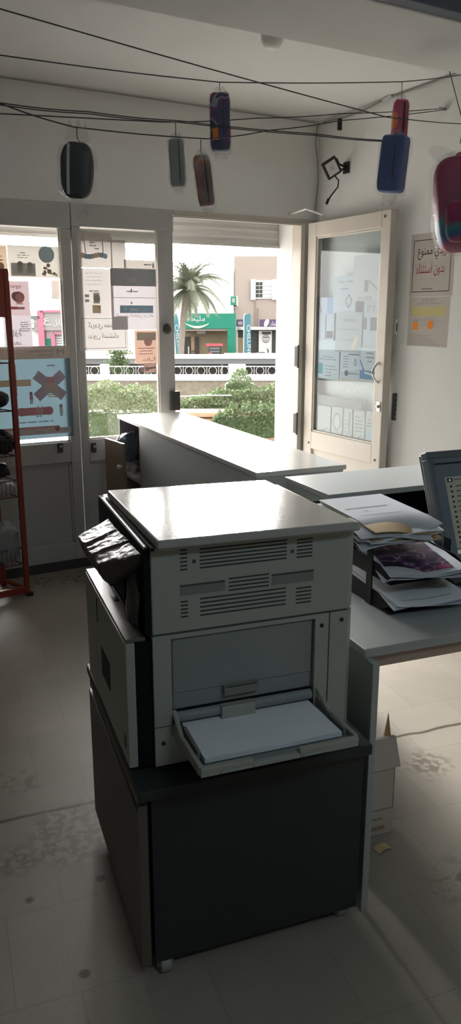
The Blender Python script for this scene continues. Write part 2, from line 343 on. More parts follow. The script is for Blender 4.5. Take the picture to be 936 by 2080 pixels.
# ------------------------------------------------------------------ open glazed door leaf against the right wall
lx0, lx1, ly0, ly1 = 3.205, 3.262, 3.765, 4.62
g = G().box((lx0, ly0, .02), (lx1, ly0+.085, 2.205), 'leaf_paint').box((lx0, ly1-.095, .02), (lx1, ly1, 2.205), 'leaf_paint').box((lx0, ly0+.085, 2.11), (lx1, ly1-.095, 2.205), 'leaf_paint').box((lx0, ly0+.085, .66), (lx1, ly1-.095, .785), 'leaf_paint').box((lx0, ly0+.085, .02), (lx1, ly1-.095, .14), 'leaf_paint')
d1 = struct(obj('door_1', g, bevel=.004))
obj('lower_panel', G().box((lx0+.02, ly0+.085, .14), (lx1-.015, ly1-.095, .66), 'leaf_paint'), d1)
obj('window_pane', G().box((lx0+.022, ly0+.08, .78), (lx0+.026, ly1-.09, 2.115), 'leaf_pane'), d1)
g = G()
for a, b, c, d in ((ly0+.085, ly1-.095, .785, .797), (ly0+.085, ly1-.095, 2.098, 2.11), (ly0+.085, ly0+.095, .785, 2.11), (ly1-.105, ly1-.095, .785, 2.11)): g.box((lx0+.008, a, c), (lx0+.022, b, d), 'leaf_paint')
obj('glazing_bead', g, d1, bevel=.003)
p = at_x(768, 757, lx0); pts = []
for k in range(13):
    q = -1+k/6; pts.append((lx0-.045*(1-q*q)-.0, p.y, p.z+q*.062))
obj('pull_handle', G().tube(pts, .0065, 'chrome'), d1)
p = at_x(769, 826, lx0); o = obj('lock_cylinder', G().box((lx0-.006, p.y-.016, p.z-.03), (lx0, p.y+.016, p.z+.03), 'chrome').lathe([(.011, 0), (.011, .012), (.007, .014)], 'steel', Matrix.Translation((lx0-.006, p.y, p.z)) @ Matrix.Rotation(R(-90), 4, 'Y'), 14), d1, bevel=.002)
p = at_y(799, 826, ly0); g = G().box((p.x-.017, ly0-.028, p.z-.085), (p.x+.012, ly0, p.z+.085), 'dark_metal')
o = obj('lock_case', g, d1, bevel=.004)
for k in range(5): obj('bolt_hole', G().lathe([(.006, 0), (.006, .003), (.003, .004)], 'steel', Matrix.Translation((p.x-.004, ly0-.028, p.z-.06+k*.03)) @ Matrix.Rotation(R(90), 4, 'X'), 10), o)
p = at_y(804, 664, ly0); obj('keeper_plate', G().box((p.x-.012, ly0-.006, p.z-.045), (p.x+.012, ly0, p.z+.045), 'white_plastic').box((p.x-.004, ly0-.008, p.z-.025), (p.x+.004, ly0-.006, p.z+.022), 'black'), d1, bevel=.001)
for y, z in ((4.55, .70), (3.81, .69), (3.82, 2.17)):
    obj('screw', G().lathe([(.009, 0), (.008, .004), (.003, .005)], 'dark_metal', Matrix.Translation((lx0, y, z)) @ Matrix.Rotation(R(-90), 4, 'Y'), 10), d1)
# door stay above the leaf
a = at_y(592, 434, YI-.005); b = at_y(622, 424, 4.5); c = at_x(655, 436, lx0)
tag(obj('door_stay', G().tube([a, b], .007, 'white_plastic').tube([b, c], .007, 'white_plastic').box(a-Vector((.02, .004, .012)), a+Vector((.02, .006, .012)), 'white_plastic')), 'thin white folding metal stay above the doorway corner', 'door stay')

# ------------------------------------------------------------------ sheets behind glass and on the wall
def poster(label, x0, y0, x1, y1, col, Y=4.652, cat='poster', group=None, name='poster', rot=0):
    a = at_y(x0, y1, Y); b = at_y(x1, y0, Y); a2 = at_y(x0, y0, Y)
    o = Vector((a.x, Y, min(a.z, a.z))); w = b.x-a.x; h = (a2.z-a.z)
    pg = Pg(o, Vector((1, 0, 0)), Vector((0, 0, 1)), Vector((0, -1, 0)), w, h, col)
    pg.info = (name, label, cat, group); return pg
class Pg:
    def __init__(s, o, ux, uy, un, w, h, col):
        s.g = G(); s.o, s.ux, s.uy, s.un, s.w, s.h = o, ux, uy, un, w, h; s.k = 0
        s.g.poly([o, o+ux*w, o+ux*w+uy*h, o+uy*h], s.c(col))
    def c(s, col):
        if isinstance(col, str): return col
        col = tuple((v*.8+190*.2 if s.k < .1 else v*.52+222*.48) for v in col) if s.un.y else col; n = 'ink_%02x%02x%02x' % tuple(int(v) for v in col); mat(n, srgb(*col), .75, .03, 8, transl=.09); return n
    def P(s, u, v, k=None): return s.o+s.ux*(u*s.w)+s.uy*((1-v)*s.h)+s.un*(.0006*(s.k if k is None else k))
    def rect(s, u0, v0, u1, v1, col): s.k += .3; s.g.poly([s.P(u0, v1), s.P(u1, v1), s.P(u1, v0), s.P(u0, v0)], s.c(col)); return s
    def disc(s, u, v, r, col, n=22, asp=1):
        s.k += .3; c = s.P(u, v); s.g.poly([c+s.ux*(r*s.w*math.cos(2*math.pi*i/n))+s.uy*(r*s.w*asp*math.sin(2*math.pi*i/n)) for i in range(n)], s.c(col)); return s
    def bar(s, u0, v0, u1, v1, t, col):   # slanted stroke, t relative to width
        s.k += .3; a = s.P(u0, v0); b = s.P(u1, v1); d = (b-a).normalized(); n = d.cross(s.un)*(t*s.w/2); s.g.poly([a-n, b-n, b+n, a+n], s.c(col)); return s
    def lines(s, u0, v0, u1, v1, n, col, seed=1, centre=True):
        r = random.Random(seed); s.k += .3; dv = (v1-v0)/n
        for i in range(n):
            L_ = (u1-u0)*r.uniform(.5, 1); m = (u0+u1)/2 if centre else u0+L_/2; u = m-L_/2
            while u < m+L_/2-.005:
                q = min(r.uniform(.04, .13), m+L_/2-u); y = v0+dv*(i+.3); s.g.poly([s.P(u, y+dv*.35), s.P(u+q, y+dv*.35), s.P(u+q, y), s.P(u, y)], s.c(col)); u += q+.02
        return s
    def frame(s, u0, v0, u1, v1, t, col):
        tv = t*s.w/s.h; s.rect(u0, v0, u1, v0+tv, col).rect(u0, v1-tv, u1, v1, col).rect(u0, v0, u0+t, v1, col).rect(u1-t, v0, u1, v1, col); return s
    def text(s, t, u0, v0, u1, v1, col, mirror=False):
        s.k += .3; text(s.g, t, s.P(u0, v1), s.ux, s.uy, (u1-u0)*s.w, (v1-v0)*s.h, s.c(col), mirror); return s
    def done(s, name=None):
        n, l, c, gr = s.info; o = obj(n, s.g); recenter(o, s.o); return tag(o, l, c, gr)
p = poster('orange and cream paper corner at the left edge of the top window row', -22, 497, 13, 566, (214, 182, 150)); p.disc(.62, .62, .2, (176, 140, 110)).lines(.2, .15, .8, .5, 3, (190, 150, 120)); p.done()
p = poster('wide cream classroom poster with pale blue disc, top of the left window', 18, 497, 123, 563, (222, 214, 202))
p.disc(.72, .26, .15, (148, 186, 196)).rect(.05, .55, .5, .95, (168, 184, 176)).disc(.22, .58, .05, (120, 120, 108)).disc(.4, .6, .05, (120, 120, 108)).rect(.17, .62, .27, .86, (146, 160, 150)).rect(.36, .64, .45, .86, (180, 170, 150))
for k in range(14):
    r = random.Random(k); p.disc(.6+r.random()*.3, .66+r.random()*.25, .025, ((150, 120, 90), (110, 100, 90), (190, 170, 130))[k % 3])
p.disc(.74, .6, .035, (120, 96, 76)).lines(.16, .2, .4, .42, 3, (190, 184, 176)); p.done()
p = poster('mauve leaflet reading Recharge in red letters', 4, 570, 58, 641, (196, 172, 176), 4.648)
p.text('Recharge', .0, .09, .72, .24, (190, 40, 70)).disc(.62, .47, .2, (206, 104, 96)).disc(.52, .44, .15, (110, 84, 92)).disc(.6, .46, .1, (214, 150, 140)).rect(.3, .74, .55, .82, (206, 36, 40)).rect(.55, .75, .8, .82, (210, 130, 140)).lines(.42, .62, .85, .7, 1, (150, 120, 126)); p.done()
p = poster('lilac leaflet of price lines just below the mauve leaflet', 10, 641, 63, 706, (206, 198, 206), 4.648)
p.lines(.55, .18, .95, .52, 5, (90, 80, 92), 3).text('طاقة', .12, .45, .62, .68, (100, 84, 100), True).text('بعد', .34, .82, .62, .95, (176, 40, 80), True); p.done()
p = poster('large sky blue maths poster with orange plus and red pill, left window', -14, 705, 141, 898, (92, 122, 136))
p.rect(0, 0, 1, .135, (206, 180, 158)).text('M', .84, .035, .93, .09, (112, 86, 84), True).text('Mathématiques', .5, .035, .81, .07, (120, 96, 92), True).text('Tunisie', .6, .08, .8, .108, (120, 96, 92), True)
p.rect(.24, .2, .33, .52, (222, 182, 132)).disc(.285, .2, .045, (222, 182, 132)).rect(.09, .35, .5, .42, (222, 182, 132))
for a, b in (((.56, .3), (.9, .55)), ((.9, .3), (.56, .55))): p.bar(*a, *b, .12, (160, 132, 156))
for k in range(8): p.rect(.655+.008*abs(k-2), .4+k*.02, .815+.004*k, .411+k*.02, (226, 206, 150))
p.rect(.7, .33, .78, .4, (206, 120, 140))
p.rect(.36, .655, .7, .74, (214, 88, 98)).disc(.36, .6975, .053, (214, 88, 98)).disc(.7, .6975, .053, (214, 88, 98))
p.bar(.545, .765, .57, .635, .012, (240, 226, 214)).bar(.595, .765, .62, .635, .012, (240, 226, 214))
for k in range(5): p.rect(.555, .66+k*.022, .605, .666+k*.022, (240, 226, 214))
for u, v, c in ((.49, .5, (206, 90, 140)), (.85, .65, (206, 196, 176))): p.disc(u, v, .02, (70, 56, 60)).rect(u-.02, v+.012, u+.02, v+.07, c).rect(u-.016, v+.07, u-.002, v+.115, (90, 110, 130)).rect(u+.004, v+.07, u+.017, v+.115, (90, 110, 130))
p.lines(.25, .795, .8, .83, 1, (190, 206, 210), 5).rect(.02, .865, .82, .895, (222, 130, 120)).rect(.02, .89, .96, .955, (220, 190, 178))
p.disc(.775, .895, .018, (150, 30, 44)).disc(.805, .895, .018, (150, 30, 44)).bar(.765, .9, .79, .925, .025, (150, 30, 44)).bar(.815, .9, .79, .925, .025, (150, 30, 44))
p.text('1 5 C   0 8 0', .5, .915, .79, .938, (100, 80, 80), True).text('كم', .86, .9, .95, .945, (100, 80, 80), True).rect(.7, .2, .8, .215, (220, 214, 190)); p.done()
p = poster('added blank strip blocking sky glare along the very top of the closed leaf glass', 156, 464, 318, 489, (200, 196, 184), 4.654); p.done()  # stands where the shutter hangs lower; added to cut glare on the lid
p = poster('added blank cream sheet beside the garland sheet on the closed leaf', 226, 487, 254, 546, (206, 198, 190), 4.653); p.done()  # added with the strip above to cut sky glare
p = poster('cream sheet with a blue and orange garland, top left of closed leaf', 158, 470, 226, 543, (214, 204, 198))
p.bar(.18, .05, .24, .6, .03, (190, 150, 140)).bar(.72, .05, .74, .6, .03, (190, 150, 140)).lines(.3, .25, .6, .42, 2, (110, 90, 90)).lines(.45, .42, .7, .5, 1, (110, 90, 90))
for k in range(8): p.disc(.16+k*.09, .66+.03*math.sin(k*.9), .07, ((214, 150, 140), (110, 160, 180), (110, 160, 180), (150, 170, 150), (222, 150, 120), (214, 160, 130), (110, 150, 170), (130, 170, 184))[k])
p.done()
p = poster('pale sheet of Arabic lines with small orange box, below the garland sheet', 161, 544, 228, 643, (216, 208, 206))
for k, t in enumerate(('يوجد لدينا', 'جميع خدمات الطباعة', 'ونسخ جميع الوثائق', 'بأقل الاسعار')): p.text(t, .22+.03*(k % 2), .08+k*.075, .7-.03*(k % 2), .12+k*.075, (130, 110, 116), True)
p.lines(.2, .44, .7, .5, 1, (150, 130, 130)).rect(.42, .5, .6, .73, (224, 208, 180)).disc(.52, .62, .1, (150, 150, 140)).rect(.38, .76, .62, .93, (230, 190, 120)).disc(.58, .81, .03, (150, 110, 60)).rect(.18, .54, .3, .6, (196, 180, 180)).rect(.18, .64, .3, .7, (196, 180, 180)); p.done()
p = poster('thin cream strip of paper above the slate headed web page printout', 252, 527, 315, 546, (206, 196, 186), 4.649); p.lines(.55, .3, .95, .7, 1, (120, 110, 104)).rect(.9, .3, .96, .8, (120, 110, 104)); p.done()
p = poster('web page printout with slate header and blue button bar on closed leaf', 228, 544, 316, 670, (216, 208, 212), 4.648)
p.rect(0, .01, 1, .285, (116, 120, 124)).rect(.05, .02, .98, .035, (160, 162, 164)).rect(.84, .05, 1, .26, (136, 150, 154)).lines(.28, .15, .66, .22, 2, (196, 196, 198), 4).lines(.25, .35, .68, .4, 1, (150, 142, 146)).rect(.43, .33, .46, .39, (110, 104, 110)).rect(.02, .47, 1, .48, (240, 236, 236)).disc(.44, .56, .02, (130, 124, 128))
p.rect(.18, .6, .92, .725, (96, 154, 186)).rect(.41, .65, .58, .69, (226, 232, 236)).disc(.3, .665, .03, (160, 200, 220)).rect(.68, .665, .78, .68, (190, 216, 228)).text('التسجيل الجامعي عن بعد', .1, .735, .93, .815, (110, 104, 116), True); p.done()
p = poster('white bordered no-credit notice seen reversed through the closed leaf glass', 163, 643, 259, 713, (218, 212, 208), 4.6515, 'notice')
p.frame(.04, .05, .95, .94, .008, (110, 104, 104)).text('كريدي ممنوع', .18, .16, .8, .4, (76, 70, 72), True).text('بدون استثناء', .18, .47, .8, .68, (160, 100, 112), True); p.done()
p = poster('brownish orange leaflet hanging at right of the closed leaf glass', 275, 671, 318, 739, (206, 162, 140))
p.rect(.1, .06, .95, .3, (176, 160, 134)).lines(.1, .5, .9, .75, 3, (190, 110, 96), 6).disc(.6, .35, .18, (206, 120, 110)).text('حالياً', .3, .82, .9, .95, (150, 96, 84), True); p.done()
p = poster('small brown framed sticker with a key shape under the orange leaflet', 292, 738, 317, 758, (150, 110, 96), 4.648, 'sticker', name='sticker')
p.frame(0, 0, 1, 1, .06, (236, 226, 216)).bar(.3, .55, .95, .45, .12, (70, 44, 38)).disc(.26, .56, .16, (70, 44, 38)).disc(.26, .56, .08, (170, 140, 126)); p.done()
# wall notices (right wall: viewer's right is -Y)
def wall_sheet(name, label, cat, x0, y0, x1, y1, col, X=3.2992):
    a = at_x(x0, y1, X); b = at_x(x0, y0, X); c = at_x(x1, y0, X)
    p = Pg(Vector((X, a.y, a.z)), Vector((0, -1, 0)), Vector((0, 0, 1)), Vector((-1, 0, 0)), a.y-c.y, b.z-a.z, col); p.info = (name, label, cat, None); return p
p = wall_sheet('notice', 'black bordered no-credit notice in black and red Arabic on the right wall', 'notice', 830, 478, 926, 603, (190, 182, 174))
p.frame(.06, .1, .93, .93, .012, (40, 36, 36)).text('كريدي ممنوع', .17, .2, .9, .42, (24, 22, 22)).text('بدون استثناء', .16, .47, .8, .68, (150, 44, 60)).rect(.3, .875, .56, .885, (60, 56, 56)); p.done()
p = wall_sheet('price_list', 'price list with yellow header and orange squares below the bordered notice', 'price list', 826, 604, 914, 702, (188, 180, 172))
p.lines(.2, .03, .8, .16, 3, (150, 140, 136), 3).rect(.06, .2, .92, .38, (196, 184, 126)).lines(.1, .42, .9, .6, 4, (164, 156, 152), 8).rect(.13, .5, .26, .66, (236, 138, 40)).rect(.5, .48, .63, .64, (236, 138, 40)).rect(.17, .44, .25, .49, (150, 164, 186)).lines(.06, .76, .85, .98, 6, (168, 160, 156), 9, False); p.done()
# papers pressed behind the glass of the open leaf (on its wall side)
def leaf_sheet(label, x0, y0, x1, y1, col, X=lx0+.031):
    p = wall_sheet('document', label, 'document', x0, y0, x1, y1, col, X); return p
bl = (186, 196, 204)
p = leaf_sheet('blank pale sheet at upper right of the open leaf glass', 716, 520, 772, 612, (196, 198, 198)); p.rect(.45, .55, .6, .8, (120, 124, 126)).bar(.6, .55, .95, .75, .04, (140, 142, 144)).text('0100', .2, .9, .75, .99, (130, 134, 138)); p.done()
p = leaf_sheet('document with a small lozenge mark in the middle of the leaf glass', 676, 562, 724, 636, bl, lx0+.033); p.text('هام جدا', .25, .1, .85, .22, (90, 96, 104)).lines(.2, .3, .8, .4, 1, (120, 128, 136))
for a, b in (((.7, .5), (.84, .68)), ((.84, .68), (.7, .86)), ((.7, .86), (.56, .68)), ((.56, .68), (.7, .5))): p.bar(*a, *b, .03, (60, 66, 76))
p.done()
p = leaf_sheet('blue edged sheet at left of the leaf glass', 641, 605, 680, 690, (170, 184, 200), lx0+.035); p.rect(.6, 0, 1, .38, (120, 152, 196)).bar(.55, .4, .55, .98, .06, (70, 76, 86)).rect(.6, .78, .95, .95, (60, 70, 80)).bar(.15, .1, .3, .35, .06, (110, 116, 124)); p.done()
p = leaf_sheet('grey cover sheet reading 2020-2021 in the leaf glass', 680, 634, 736, 714, (164, 174, 180), lx0+.029); p.text('2020-2021', .3, .16, .76, .24, (84, 90, 96)).lines(.12, .4, .9, .46, 1, (110, 116, 120), 2).lines(.12, .66, .9, .72, 1, (110, 116, 120), 3).bar(.66, .92, .84, .6, .12, (214, 190, 160)); p.done()
p = leaf_sheet('sheet with dark photo squares at right of the leaf glass', 736, 610, 768, 708, (180, 188, 194), lx0+.034); p.rect(.5, .35, .98, .62, (70, 78, 80)).rect(.02, .36, .25, .6, (84, 92, 94)).text('٢٠٢١', .2, .1, .85, .25, (120, 126, 130)); p.done()
p = leaf_sheet('white form with teal corner at lower left of the leaf sheets', 641, 690, 690, 767, (188, 200, 208), lx0+.0315); p.rect(.06, .6, .32, .88, (96, 158, 168)).lines(.1, .4, .95, .52, 2, (130, 140, 148), 4).lines(.4, .62, .95, .95, 4, (140, 150, 158), 5, False); p.done()
p = leaf_sheet('form with a navy stamp at centre of the lower leaf sheets', 690, 700, 732, 767, (190, 200, 210), lx0+.0325); p.rect(.6, .04, .95, .2, (84, 122, 160)).bar(.4, .27, .98, .27, .03, (50, 60, 72)).lines(.08, .3, .5, .7, 5, (120, 130, 140), 7).text('٥', .72, .4, .84, .6, (60, 70, 84)).bar(.4, .84, .96, .84, .02, (60, 70, 84)).disc(.34, .84, .1, (100, 110, 120)); p.done()
p = leaf_sheet('sheet with a bright blue curved corner beside the pull handle', 730, 706, 764, 769, (196, 206, 214), lx0+.0285)
p.rect(0, .72, 1, 1, (70, 130, 180)).bar(.0, .4, .3, .78, .1, (70, 130, 180)).bar(.3, .78, 1, .86, .08, (210, 220, 226)).lines(.35, .1, .9, .5, 3, (110, 124, 140), 5); p.done()
for k, (x0, x1, l) in enumerate(((644, 672, 'first folded white leaflet from the hinge on the leaf bottom edge'), (672, 696, 'white leaflet with an oval ring on the leaf bottom edge'), (696, 716, 'narrow white leaflet with grey marks on the leaf bottom edge'), (716, 741, 'white leaflet of ruled lines on the leaf bottom edge'), (741, 757, 'last leaflet with a pale blue block nearest the lock'))):
    p = leaf_sheet(l, x0, 822+k*3, x1, 884+k*6, (190, 194, 192), lx0+.03+k*.0004)
    if k == 0: p.bar(.3, .8, .8, .7, .05, (140, 146, 148))
    if k == 1: p.disc(.5, .45, .36, (150, 158, 162), asp=1.5).disc(.5, .45, .26, (196, 200, 198), asp=1.5)
    if k == 2: p.rect(.6, .1, .8, .75, (156, 162, 164)).lines(.1, .3, .5, .9, 5, (150, 156, 158), 3)
    if k == 3: p.lines(.15, .15, .9, .65, 5, (120, 128, 132), 4, False).bar(.2, .9, .8, .7, .06, (140, 146, 150))
    if k == 4: p.rect(.1, .5, .9, .75, (150, 190, 204)).lines(.2, .2, .9, .45, 3, (120, 128, 132), 4)
    p.done()
p = leaf_sheet('thin shelf like card strip low in the leaf glass', 640, 800, 735, 820, (150, 152, 150), lx0+.04); p.done()
# ------------------------------------------------------------------ copier on its cabinet (local: s right, d away, z)
CR = -R(9.55); CO = Vector((.587, 1.454, 0))
cabinet = thing('copier_cabinet', 'dark grey wheeled cabinet standing under the photocopier', 'cabinet', CO, CR)
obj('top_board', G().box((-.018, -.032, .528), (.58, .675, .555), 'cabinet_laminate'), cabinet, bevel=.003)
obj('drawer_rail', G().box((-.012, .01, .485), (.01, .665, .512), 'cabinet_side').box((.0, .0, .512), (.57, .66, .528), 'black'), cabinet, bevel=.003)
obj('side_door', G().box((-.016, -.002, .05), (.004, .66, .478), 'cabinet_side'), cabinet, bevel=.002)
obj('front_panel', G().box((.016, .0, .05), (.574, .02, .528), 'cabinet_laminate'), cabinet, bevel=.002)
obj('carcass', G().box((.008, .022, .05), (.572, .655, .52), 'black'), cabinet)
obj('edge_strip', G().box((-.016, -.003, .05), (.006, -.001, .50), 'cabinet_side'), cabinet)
mat('caster_grey', (.30, .30, .29), .5)
for s, d in ((.045, .03), (.545, .05), (.045, .61), (.545, .61)):
    o = obj('caster', G().box((s-.02, d-.018, .042), (s+.02, d+.018, .05), 'steel').box((s-.02, d-.012, .018), (s-.016, d+.012, .045), 'steel').box((s+.016, d-.012, .018), (s+.02, d+.012, .045), 'steel'), cabinet)
    obj('wheel', G().lathe([(.018, -.015), (.024, -.012), (.024, .012), (.018, .015)], 'caster_grey', Matrix.Translation((s, d-.006, .0245)) @ Matrix.Rotation(R(90), 4, 'Y'), 20), o)

cp = thing('photocopier', 'beige office photocopier with open bypass tray, standing on the dark wheeled cabinet', 'photocopier', CO, CR)
FX0, FX1, FY, BY = .04, .552, .04, .60
# housings, corner at the right front chamfered
ch = lambda c: [(FX0, FY), (FX1-c, FY), (FX1, FY+c), (FX1, BY), (FX0, BY)]
obj('upper_housing', G().prism(ch(.018), .899, 1.105, 'copier_plastic'), cp, bevel=.004)
g = G().prism([(FX0, FY+.004), (FX1-.02, FY+.004), (FX1-.004, FY+.02), (FX1-.004, BY-.005), (FX0, BY-.005)], .895, .899, 'copier_seam')
obj('housing_seam', g, cp)
# lower housing built round the recessed side door
g = G()
g.box((FX0, FY, .567), (.083, FY+.02, .895), 'copier_plastic'); g.box((.446, FY, .567), (.482, FY+.02, .895), 'copier_plastic')
g.box((.083, FY, .885), (.446, FY+.02, .895), 'copier_plastic'); g.box((.083, FY, .567), (.446, FY+.02, .64), 'copier_plastic')
g.box((FX0, FY+.02, .567), (FX1, BY, .895), 'copier_plastic')
obj('lower_housing', g, cp)
obj('corner_cover', G().prism([(.485, FY), (FX1-.018, FY), (FX1, FY+.018), (FX1, FY+.02), (.485, FY+.02)], .567, .895, 'copier_plastic'), cp, bevel=.002)
obj('panel_seam', G().box((.482, FY+.003, .567), (.485, FY+.02, .895), 'copier_seam'), cp); obj('panel_seam', G().box((FX0, FY-.0006, .667), (.083, FY, .669), 'copier_seam'), cp)
sd = obj('side_door', G().box((.087, FY+.009, .742), (.442, FY+.02, .881), 'copier_inner').box((.087, FY+.012, .70), (.442, FY+.02, .742), 'copier_inner'), cp, bevel=.003)
obj('door_latch', G().box((.21, FY-.004, .722), (.298, FY+.012, .746), 'copier_grip').box((.215, FY-.0045, .742), (.293, FY-.003, .7455), 'copier_slot'), sd, bevel=.002)
obj('feed_roller', G().box((.087, FY+.004, .645), (.442, FY+.019, .70), 'copier_dark').tube([(.09, FY+.006, .685), (.44, FY+.006, .685)], .014, 'copier_inner', 14).box((.2, FY-.016, .655), (.285, FY+.006, .70), 'copier_plastic'), cp, bevel=.002)
for s, z in ((.06, .625), (.463, .865), (.517, .873), (.463, .66)):
    obj('screw', G().lathe([(.0055, 0), (.005, .002), (.003, .0026)], 'black', Matrix.Translation((s, FY, z)) @ Matrix.Rotation(R(90), 4, 'X'), 12), cp)
def slots(s0, s1, z0, z1, n):
    g = G()
    for k in range(n):
        z = z1+(z0-z1)*k/max(1, n-1); g.box((s0, FY-.0004, z-.0018), (s1, FY+.002, z+.0018), 'copier_slot')
    return g
for s0, s1, z0, z1, n in ((.107, .124, 1.048, 1.094, 6), (.153, .366, 1.048, 1.092, 6), (.392, .432, 1.047, 1.090, 6), (.107, .124, .936, .972, 5), (.222, .322, .986, 1.014, 4), (.153, .366, .934, .974, 5), (.392, .432, .932, .969, 5)):
    obj('vent_slots', slots(s0, s1, z0, z1, n), cp)
for s0, s1, z0, z1 in ((.106, .213, .984, 1.012), (.329, .437, .982, 1.012)):
    g = G(); h = .018
    vs = [(s0, FY-.0006, z0), (s1, FY-.0006, z0), (s1, FY-.0006, z1), (s0, FY-.0006, z1)]
    g.box((s0, FY-.0008, z0), (s1, FY, z1), 'copier_grip'); g.box((s0, FY-.0016, z1-.004), (s1, FY-.0008, z1), 'copier_seam'); g.box((s0, FY-.002, z0), (s1, FY-.0008, z0+.003), 'copier_plastic')
    obj('hand_grip', g, cp)
for s, z in ((.14, 1.065), (.38, 1.063)): obj('cap_plug', G().box((s-.004, FY-.001, z-.004), (s+.004, FY, z+.004), 'copier_seam'), cp)
# platen cover with its lower skirt
lid = obj('platen_cover', G().prism([(.046, .0), (.526, -.004), (.504, .508), (.040, .528)], 1.112, 1.132, 'lid_plastic'), cp, bevel=.005, seg=3)
obj('platen_rim', G().prism([(.052, .012), (.54, .012), (.553, .028), (.548, .52), (.045, .545)], 1.1045, 1.1125, 'copier_plastic'), cp, bevel=.003)
obj('scanner_edge', G().xprism([(.05, 1.06), (.05, 1.107), (.56, 1.107), (.56, 1.075)], .028, .042, 'copier_plastic'), cp, bevel=.004)
obj('lid_corner_cap', G().prism([(.526, .02), (.556, .046), (.556, .085), (.538, .085)], 1.1, 1.118, 'copier_plastic'), cp, bevel=.002)
mat('ledge_brown', (.11, .095, .075), .4, .1, 12)
# front door; a near-black block paints the shade in the gap behind it
fd = obj('front_cover', G().box((-.022, .045, .572), (.0, .585, .885), 'copier_plastic'), cp, bevel=.003)
obj('cover_ledge', G().box((-.02, .05, .885), (.026, .58, .894), 'ledge_brown').box((.006, .30, .894), (.018, .325, .897), 'black'), cp, bevel=.002)
obj('cover_grip', G().box((-.0235, .25, .67), (-.021, .36, .75), 'copier_slot'), fd, bevel=.004); obj('cover_seam', G().box((-.024, .40, .80), (-.022, .404, .87), 'copier_seam'), fd)
obj('lock_slot', G().box((-.0235, .075, .61), (-.021, .085, .64), 'black'), fd)
obj('inner_frame_and_shade', G().box((.002, .05, .567), (.04, .59, .884), 'copier_dark').box((.026, .044, .9), (.0395, .59, 1.104), 'copier_dark').box((.036, .02, 1.1046), (.0445, .53, 1.1115), 'copier_dark').box((.012, .20, .93), (.03, .28, 1.0), 'copier_dark'), cp)
# control panel in its crinkled wrapper
obj('control_panel', G().xprism([(.235, .99), (.235, 1.02), (.47, 1.02), (.47, .98)], -.04, .04, 'copier_dark'), cp, bevel=.003)
WA, WB, WC, WE = Vector((-.062, .41, 1.042)), Vector((.036, .46, 1.072)), Vector((.036, .065, 1.088)), Vector((-.052, .165, 1.040))
def wrap(u, v):
    a = 2*math.pi*u; c, s_ = math.cos(a), math.sin(a); q = max(abs(c), abs(s_))
    k = min(1, v/.45); x = .5+.5*c/q*k; y = .5+.5*s_/q*k; x = min(1, max(0, x)); y = min(1, max(0, y))
    p = WE.lerp(WC, x).lerp(WA.lerp(WB, x), y)
    if v > .45:
        w = (v-.45)/.55; cen = (WA+WB+WC+WE)/4; p = p.lerp(Vector((.03, cen.y, p.z)), .45*w*w); p.z -= .075*w
    q = Vector((p.x*40, p.y*40, p.z*30)); n = noise.noise(q*.6)+.7*noise.noise(q*1.5+Vector((3, 1, 2)))+.35*abs(noise.noise(q*3.3))
    p.z += .003*n
    for yy in (.33, .68): p.z += .004*math.exp(-((y-yy)/.018)**2)*(v < .45)
    p.x += .004*noise.noise(q*.8)*(v > .4)
    return p
g = G().grid(wrap, 120, 46, 'film_dark', closed_u=True); obj('plastic_wrapper', g, cp, ang=60)
g = G().grid(lambda u, v: Vector((.026-.012*v+.006*math.sin(u*17), .07+.36*u, 1.05-.13*v*(1+.25*math.sin(u*7))+.006*math.sin(u*31+v*9))), 40, 10, 'film_dark'); obj('wrapper_tail', g, cp, ang=60)
# bypass tray
TZ = .655
def tz(d): return TZ+(FY-d)*.06
tray = obj('bypass_tray', G().xprism([(FY, .648), (FY, .653), (-.155, .664), (-.155, .658)], .092, .458, 'copier_inner'), cp)
for q in (.083, .452): obj('side_rail', G().xprism([(FY+.01, .640), (FY+.01, .668), (-.158, .679), (-.158, .655)], q, q+.011, 'copier_plastic'), tray, bevel=.003)
g = G()
for a, b, z0, z1 in ((.086, .205, .655, .676), (.205, .315, .655, .665), (.315, .46, .655, .676)): g.box((a, -.168, z0), (b, -.154, z1), 'copier_plastic')
g.box((.13, -.172, .658), (.2, -.168, .664), 'copier_plastic').box((.32, -.172, .658), (.385, -.168, .664), 'copier_plastic')
obj('front_rail', g, tray, bevel=.003)
obj('paper_guide', G().box((.096, -.11, .662), (.104, -.0, .684), 'copier_grip'), tray, bevel=.002); obj('paper_guide', G().box((.44, -.13, .664), (.448, -.05, .684), 'copier_grip'), tray, bevel=.002)
for s in (.088, .458): obj('hinge_arm', G().tube([(s, FY+.006, .70), (s, -.03, .662)], .006, 'copier_plastic', 8), tray)
ps = thing('paper_stack', 'white copy paper lying in the open bypass tray of the photocopier', 'paper', CO, CR)
g = G()
for k in range(14): r = random.Random(k); e = r.uniform(-.0015, .0015); g.xprism([(FY+.004, .656+k*.0009), (FY+.004, .6566+k*.0009), (-.135+e, .6672+k*.0009), (-.135+e, .6666+k*.0009)], .106+e, .434+e, 'paper')
obj('sheets', g, ps)

